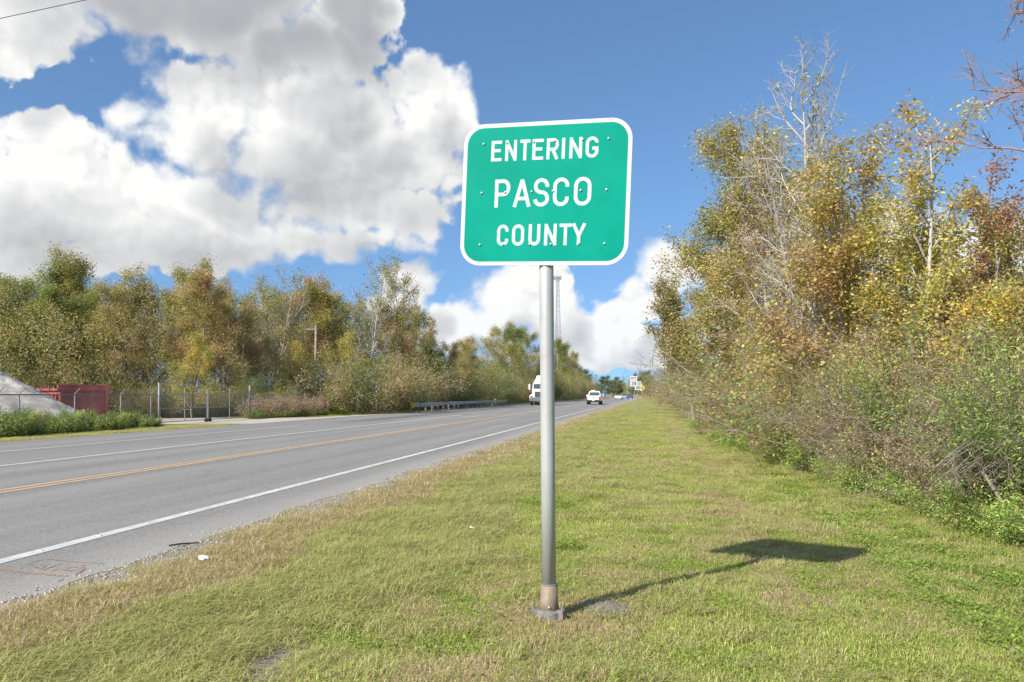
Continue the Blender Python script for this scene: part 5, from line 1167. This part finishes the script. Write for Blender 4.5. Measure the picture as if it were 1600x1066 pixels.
# guardrail
g0y, g1y = PX(645, -18.15)[1], PX(792, -18.15)[1]; gr_ = empty('guardrail', (-18.15, g0y, -.03), 0, 'galvanised steel guardrail with yellow end on the far roadside', 'guardrail')
LG_ = g1y - g0y; prof = [(0, .42), (.05, .46), (.05, .50), (0, .54), (0, .59), (.05, .63), (.05, .67), (0, .72)]
mb = MB(); n_ = len(prof); mb.add([(a, 0, b_) for a, b_ in prof] + [(a, LG_, b_) for a, b_ in prof], [(i, i + 1, n_ + i + 1, n_ + i) for i in range(n_ - 1)]); mb.build('rail', mat('rail_galv', (0.40, 0.41, 0.42), 0.5, 0.3, 0.12, 3), gr_)
pm = MB(); pm.box((-.12, 0, .33), (.14, .12, .80)); pm.box((-.03, 0, .57), (.06, .1, .25)); pm = pm.mesh('rail_post', MT['wood'])
for k in range(int(LG_ / 1.905) + 1): obj('rail_post', pm, gr_, (0, .25 + 1.905 * k, 0))
rf = MB(); rf.box((-.1, 0, .8), (.09, .03, .14)); rf = rf.mesh('reflector', MT['sign_white'])
for y in (LG_ * .55, LG_ * .82, LG_ * .93): obj('reflector', rf, gr_, (0, y, 0))
mb = MB(); mb.box((.02, -.12, .57), (.30, .25, .44)); mb.build('end_terminal', MT['yellow_term'], gr_, bevel=.04)

# ------------------------------------------------------------------ roadside signs ahead
def textline(mb, txt, cx, z, w, h, s, zoff=.002, gap=.25):
    cw = w / (len(txt) + gap * (len(txt) - 1))
    for i, ch in enumerate(txt):
        if ch != ' ': stroke_letter(mb, ch, cx - w / 2 + i * cw * (1 + gap), cx - w / 2 + i * cw * (1 + gap) + cw, z - h / 2, z + h / 2, s, zoff)
sx_, sy_ = P(991.5, 56); rs = empty('route_sign', (sx_, sy_, Zg(sx_, sy_)), YAW * .3, 'white route sign reading NORTH 39 on a thin post, nearest of the small signs', 'road sign')
zt = ZH(587.5, 56) - Zg(sx_, sy_)
mb = MB(); mb.tube([(.04, 0, -.1), (0, 0, zt - .05)], .024, 8); mb.build('post', MT['galv'], rs)
mb = MB(); mb.prism(rrect(.50, .28, .03, 4, -.07, zt - .15), -.035, -.03); a_ = mb.build('direction_plate', MT['sign_white'], rs)
mb = MB(); textline(mb, 'NORTH', -.07, zt - .15, .38, .12, .02, .036); mb.build('lettering', MT['print_black'], a_)
mb = MB(); mb.prism(rrect(.50, .44, .03, 4, -.06, zt - .53), -.035, -.03); a_ = mb.build('route_plate', MT['sign_white'], rs)
mb = MB(); textline(mb, '39', -.05, zt - .53, .32, .26, .045, .036); mb.build('lettering', MT['print_black'], a_)
sx_, sy_ = P(996.5, 84); rs = empty('speed_limit_sign', (sx_, sy_, Zg(sx_, sy_)), YAW * .3, 'white speed limit sign on a thin post between the route sign and the yellow sign', 'road sign')
zt = ZH(596, 84) - Zg(sx_, sy_)
mb = MB(); mb.tube([(0, 0, -.1), (0, 0, zt - .05)], .028, 8); mb.build('post', MT['galv'], rs)
mb = MB(); mb.prism(rrect(.66, .92, .04, 4, 0.05, zt - .46), -.04, -.035); a_ = mb.build('sign_panel', MT['sign_white'], rs)
mb = MB(); textline(mb, 'SPEED', .05, zt - .14, .5, .12, .022, .041); textline(mb, 'LIMIT', .05, zt - .32, .46, .12, .022, .041); textline(mb, '60', .05, zt - .64, .44, .34, .06, .041); mb.build('lettering', MT['print_black'], a_)
sx_, sy_ = P(1002.3, 110); rs = empty('warning_sign', (sx_, sy_, Zg(sx_, sy_)), YAW * .3, 'yellow diamond warning sign with black symbol behind the white signs', 'road sign')
zt = ZH(606.2, 110) - Zg(sx_, sy_)
mb = MB(); mb.tube([(0, 0, -.1), (0, 0, zt)], .03, 8); mb.build('post', MT['galv'], rs)
mb = MB(); mb.prism([(-.54, zt), (0, zt + .54), (.54, zt), (0, zt - .54)], -.04, -.035); a_ = mb.build('sign_panel', MT['yellow_sign'], rs)
mb = MB()
for pl in ([(-.1, zt + .22), (.1, zt + .18), (.12, zt + .02), (-.08, zt - .02), (-.12, zt - .2)], [(-.2, zt + .1), (-.1, zt + .24)], [(.05, zt - .15), (.18, zt - .05)]):
    for k in range(len(pl) - 1):
        (a, b_), (c_, d_) = pl[k], pl[k + 1]; L = math.hypot(c_ - a, d_ - b_); nx_, nz_ = -(d_ - b_) / L * .04, (c_ - a) / L * .04; yy2 = -.0412 - .0006 * k
        mb.add([(a + nx_, yy2, b_ + nz_), (a - nx_, yy2, b_ - nz_), (c_ - nx_, yy2, d_ - nz_), (c_ + nx_, yy2, d_ + nz_)], [(0, 1, 2, 3)])
mb.build('symbol', MT['print_black'], a_)

# ------------------------------------------------------------------ vehicles
def wheel(parent, x, y, r, w):
    mb = MB(); mb.tube([(-w / 2, 0, 0), (-w * .4, 0, 0), (w * .4, 0, 0), (w / 2, 0, 0)], [r * .86, r, r, r * .86], 20); o = mb.build('wheel', MT['rubber'], parent, (x, y, r), smooth=False)
    mb = MB(); mb.tube([(-w / 2 - .005, 0, 0), (w / 2 + .005, 0, 0)], r * .55, 14); mb.build('rim', MT['chrome'], o)
def quad(mb, a, b_, c_, d_): mb.add([a, b_, c_, d_], [(0, 1, 2, 3)])
# pickup, seen from behind (local -y is the rear)
kx_, ky_ = P(927, 105); pk = empty('pickup_truck', (kx_, ky_, 0.004), 0, 'white pickup truck driving away in the right lane', 'pickup truck')
mb = MB(); mb.prism([(0.0, .50), (0.02, 1.08), (5.2, 1.08), (5.5, .95), (5.55, .50)], -.95, .95, 'x'); mb.build('body', MT['white_paint'], pk, bevel=.03)
mb = MB(); b4 = [(-.86, 1.95, 1.06), (.86, 1.95, 1.06), (.86, 4.4, 1.06), (-.86, 4.4, 1.06)]; t4 = [(-.68, 2.15, 1.80), (.68, 2.15, 1.80), (.68, 3.5, 1.80), (-.68, 3.5, 1.80)]
mb.add(b4 + t4, [(3, 2, 1, 0), (4, 5, 6, 7), (0, 1, 5, 4), (1, 2, 6, 5), (2, 3, 7, 6), (3, 0, 4, 7)]); mb.build('cab', MT['white_paint'], pk, bevel=.05)
mb = MB(); mb.prism([(-.72, 1.20), (.72, 1.20), (.60, 1.66), (-.60, 1.66)], 1.93, 1.95); ob = mb.build('rear_window', MT['glass'], pk, (0, .02, 0), (radians(0), 0, 0))
mb = MB(); mb.box((0, -.03, .86), (1.50, .06, .44)); tg = mb.build('tailgate', MT['white_paint'], pk, bevel=.015)
mb = MB(); mb.tube([(0, -.065, .92), (0, -.075, .92)], .10, 14); mb.build('emblem', MT['black'], tg)
for s_ in (-1, 1):
    mb = MB(); mb.box((s_ * .86, -.03, .86), (.16, .06, .42)); mb.build('tail_light', MT['tail_red'], pk, bevel=.01)
    mb = MB(); mb.box((s_ * 1.08, 3.7, 1.18), (.22, .10, .24)); mb.build('side_mirror', MT['white_paint'], pk, bevel=.02)
    wheel(pk, s_ * .80, 1.15, .40, .28); wheel(pk, s_ * .80, 4.55, .40, .28)
mb = MB(); mb.box((0, -.12, .54), (1.86, .22, .20)); mb.build('rear_bumper', MT['dark_paint'], pk, bevel=.03)
mb = MB(); mb.box((0, -.235, .56), (.30, .01, .15)); mb.build('licence_plate', MT['sign_white'], pk)
mb = MB(); mb.box((-.18, 2.6, 1.87), (.50, .30, .13)); mb.build('roof_beacon', MT['white_paint'], pk, bevel=.02)
mb = MB(); mb.box((0, 2.7, .40), (1.5, 4.6, .12)); mb.build('chassis', MT['black'], pk)
# semi truck, coming towards us (local -y is the front)
kx_, ky_ = P(842, 99); tk = empty('semi_truck', (kx_, ky_, 0.004), 0, 'white semi truck with roof fairing coming the other way, half hidden by the post', 'truck')
mb = MB(); mb.prism([(.1, .95), (.02, 1.75), (1.25, 1.98), (1.6, 2.0), (1.6, .95)], -.78, .78, 'x'); mb.build('hood', MT['white_paint'], tk, bevel=.06)
mb = MB(); b4 = [(-1.15, 1.6, .95), (1.15, 1.6, .95), (1.15, 3.9, .95), (-1.15, 3.9, .95)]; t4 = [(-1.02, 1.95, 2.85), (1.02, 1.95, 2.85), (1.15, 3.9, 2.85), (-1.15, 3.9, 2.85)]
mb.add(b4 + t4, [(3, 2, 1, 0), (4, 5, 6, 7), (0, 1, 5, 4), (1, 2, 6, 5), (2, 3, 7, 6), (3, 0, 4, 7)]); mb.build('cab', MT['white_paint'], tk, bevel=.05)
mb = MB(); b4 = [(-1.02, 1.95, 2.86), (1.02, 1.95, 2.86), (1.18, 4.1, 2.86), (-1.18, 4.1, 2.86)]; t4 = [(-.42, 3.0, 3.72), (.42, 3.0, 3.72), (.85, 4.1, 3.85), (-.85, 4.1, 3.85)]
mb.add(b4 + t4, [(3, 2, 1, 0), (4, 5, 6, 7), (0, 1, 5, 4), (1, 2, 6, 5), (2, 3, 7, 6), (3, 0, 4, 7)]); mb.build('roof_fairing', MT['white_paint'], tk, bevel=.08)
for s_ in (-1, 1):
    mb = MB(); z0_, z1_ = 2.08, 2.70; f0_ = 1.6 + .35 * (z0_ - .95) / 1.9 - .03; f1_ = 1.6 + .35 * (z1_ - .95) / 1.9 - .03
    xs_ = sorted([s_ * .05, s_ * .95]); mb.add([(xs_[0], f0_, z0_), (xs_[1], f0_, z0_), (xs_[1], f1_, z1_), (xs_[0], f1_, z1_)], [(0, 1, 2, 3)]); mb.build('windshield', MT['glass'], tk)
    mb = MB(); mb.box((s_ * 1.0, .75, 1.08), (.48, 1.2, .55)); mb.build('fender', MT['white_paint'], tk, bevel=.12)
    mb = MB(); mb.box((s_ * .98, .13, 1.10), (.30, .06, .22)); mb.build('headlight', MT['chrome'], tk, bevel=.02)
    mb = MB(); mb.box((s_ * 1.42, 1.55, 2.32), (.20, .14, .72)); mb.build('side_mirror', MT['white_paint'], tk, bevel=.03)
    wheel(tk, s_ * 1.0, .85, .50, .32); wheel(tk, s_ * .95, 4.4, .50, .5); wheel(tk, s_ * .95, 5.6, .50, .5)
mb = MB(); mb.box((0, .03, 1.38), (1.06, .06, .66)); grl = mb.build('grille', MT['black'], tk, bevel=.02)
for z in np.linspace(1.12, 1.64, 6): mb = MB(); mb.box((0, -.005, z), (1.0, .03, .035)); mb.build('grille_bar', MT['chrome'], grl)
mb = MB(); mb.box((0, -.05, .72), (2.44, .30, .42)); mb.build('front_bumper', MT['chrome'], tk, bevel=.05)
mb = MB(); mb.box((0, 3.3, .72), (1.0, 6.0, .30)); mb.build('chassis', MT['black'], tk)
# distant cars
for px, d, ml, lab in ((966, 215, 'white_paint', 'white distant car left of the others at the end of the road'), (976, 250, 'silver_paint', 'silver distant car in the middle of the road end'), (984, 232, 'blue_paint', 'dark blue distant car beside the roadside signs')):
    x_, y_ = P(px, d); cr = empty('distant_car', (x_, y_, .004), 0, lab, 'car', 'distant cars at the end of the road')
    mb = MB(); mb.prism([(0, .3), (0, .9), (1.1, 1.0), (4.4, .92), (4.6, .75), (4.6, .3)], -.9, .9, 'x'); mb.build('body', MT[ml], cr, bevel=.05)
    mb = MB(); mb.add([(-.8, .9, .95), (.8, .9, .95), (.8, 3.5, .95), (-.8, 3.5, .95), (-.6, 1.4, 1.48), (.6, 1.4, 1.48), (.6, 2.8, 1.48), (-.6, 2.8, 1.48)], [(3, 2, 1, 0), (4, 5, 6, 7), (0, 1, 5, 4), (1, 2, 6, 5), (2, 3, 7, 6), (3, 0, 4, 7)]); mb.build('cabin', MT['glass'], cr, bevel=.04)
    for s_ in (-1, 1):
        for y in (.85, 3.7): wheel(cr, s_ * .8, y, .33, .22)
# lattice tower
tx, ty = P(871, 450); tw = empty('lattice_tower', (tx, ty, 0), .3, 'tall grey lattice radio tower rising behind the trees beside the sign post', 'tower')
TH = ZH(433, 450); nl_ = 24
leg = lambda k, z: np.array([cos(2 * pi * k / 3) * (2.9 - 2.1 * z / TH), sin(2 * pi * k / 3) * (2.9 - 2.1 * z / TH), z])
for k in range(3): mb = MB(); mb.tube([leg(k, 0), leg(k, TH)], .16, 6); mb.build('tower_leg', MT['steel_far'], tw)
mb = MB()
for i in range(nl_):
    z0_, z1_ = TH * i / nl_, TH * (i + 1) / nl_
    for k in range(3): mb.tube([leg(k, z0_), leg((k + 1) % 3, z1_)], .07, 4, False); mb.tube([leg((k + 1) % 3, z0_), leg(k, z1_)], .07, 4, False); mb.tube([leg(k, z1_), leg((k + 1) % 3, z1_)], .06, 4, False)
o = mb.build('bracing', MT['steel_far'], tw); o['kind'] = 'stuff'
mb = MB(); mb.tube([(0, 0, TH), (0, 0, TH + 4)], .12, 6); mb.build('mast_tip', MT['steel_far'], tw)
for k in range(9):
    a = 2 * pi * k / 9; mb = MB(); mb.box((2.1 * cos(a), 2.1 * sin(a), TH - .5), (.35, .35, 2.4)); mb.tube([(0, 0, TH - .5), (2.1 * cos(a), 2.1 * sin(a), TH - .5)], .09, 4); mb.build('antenna_panel', MT['steel_far'], tw)
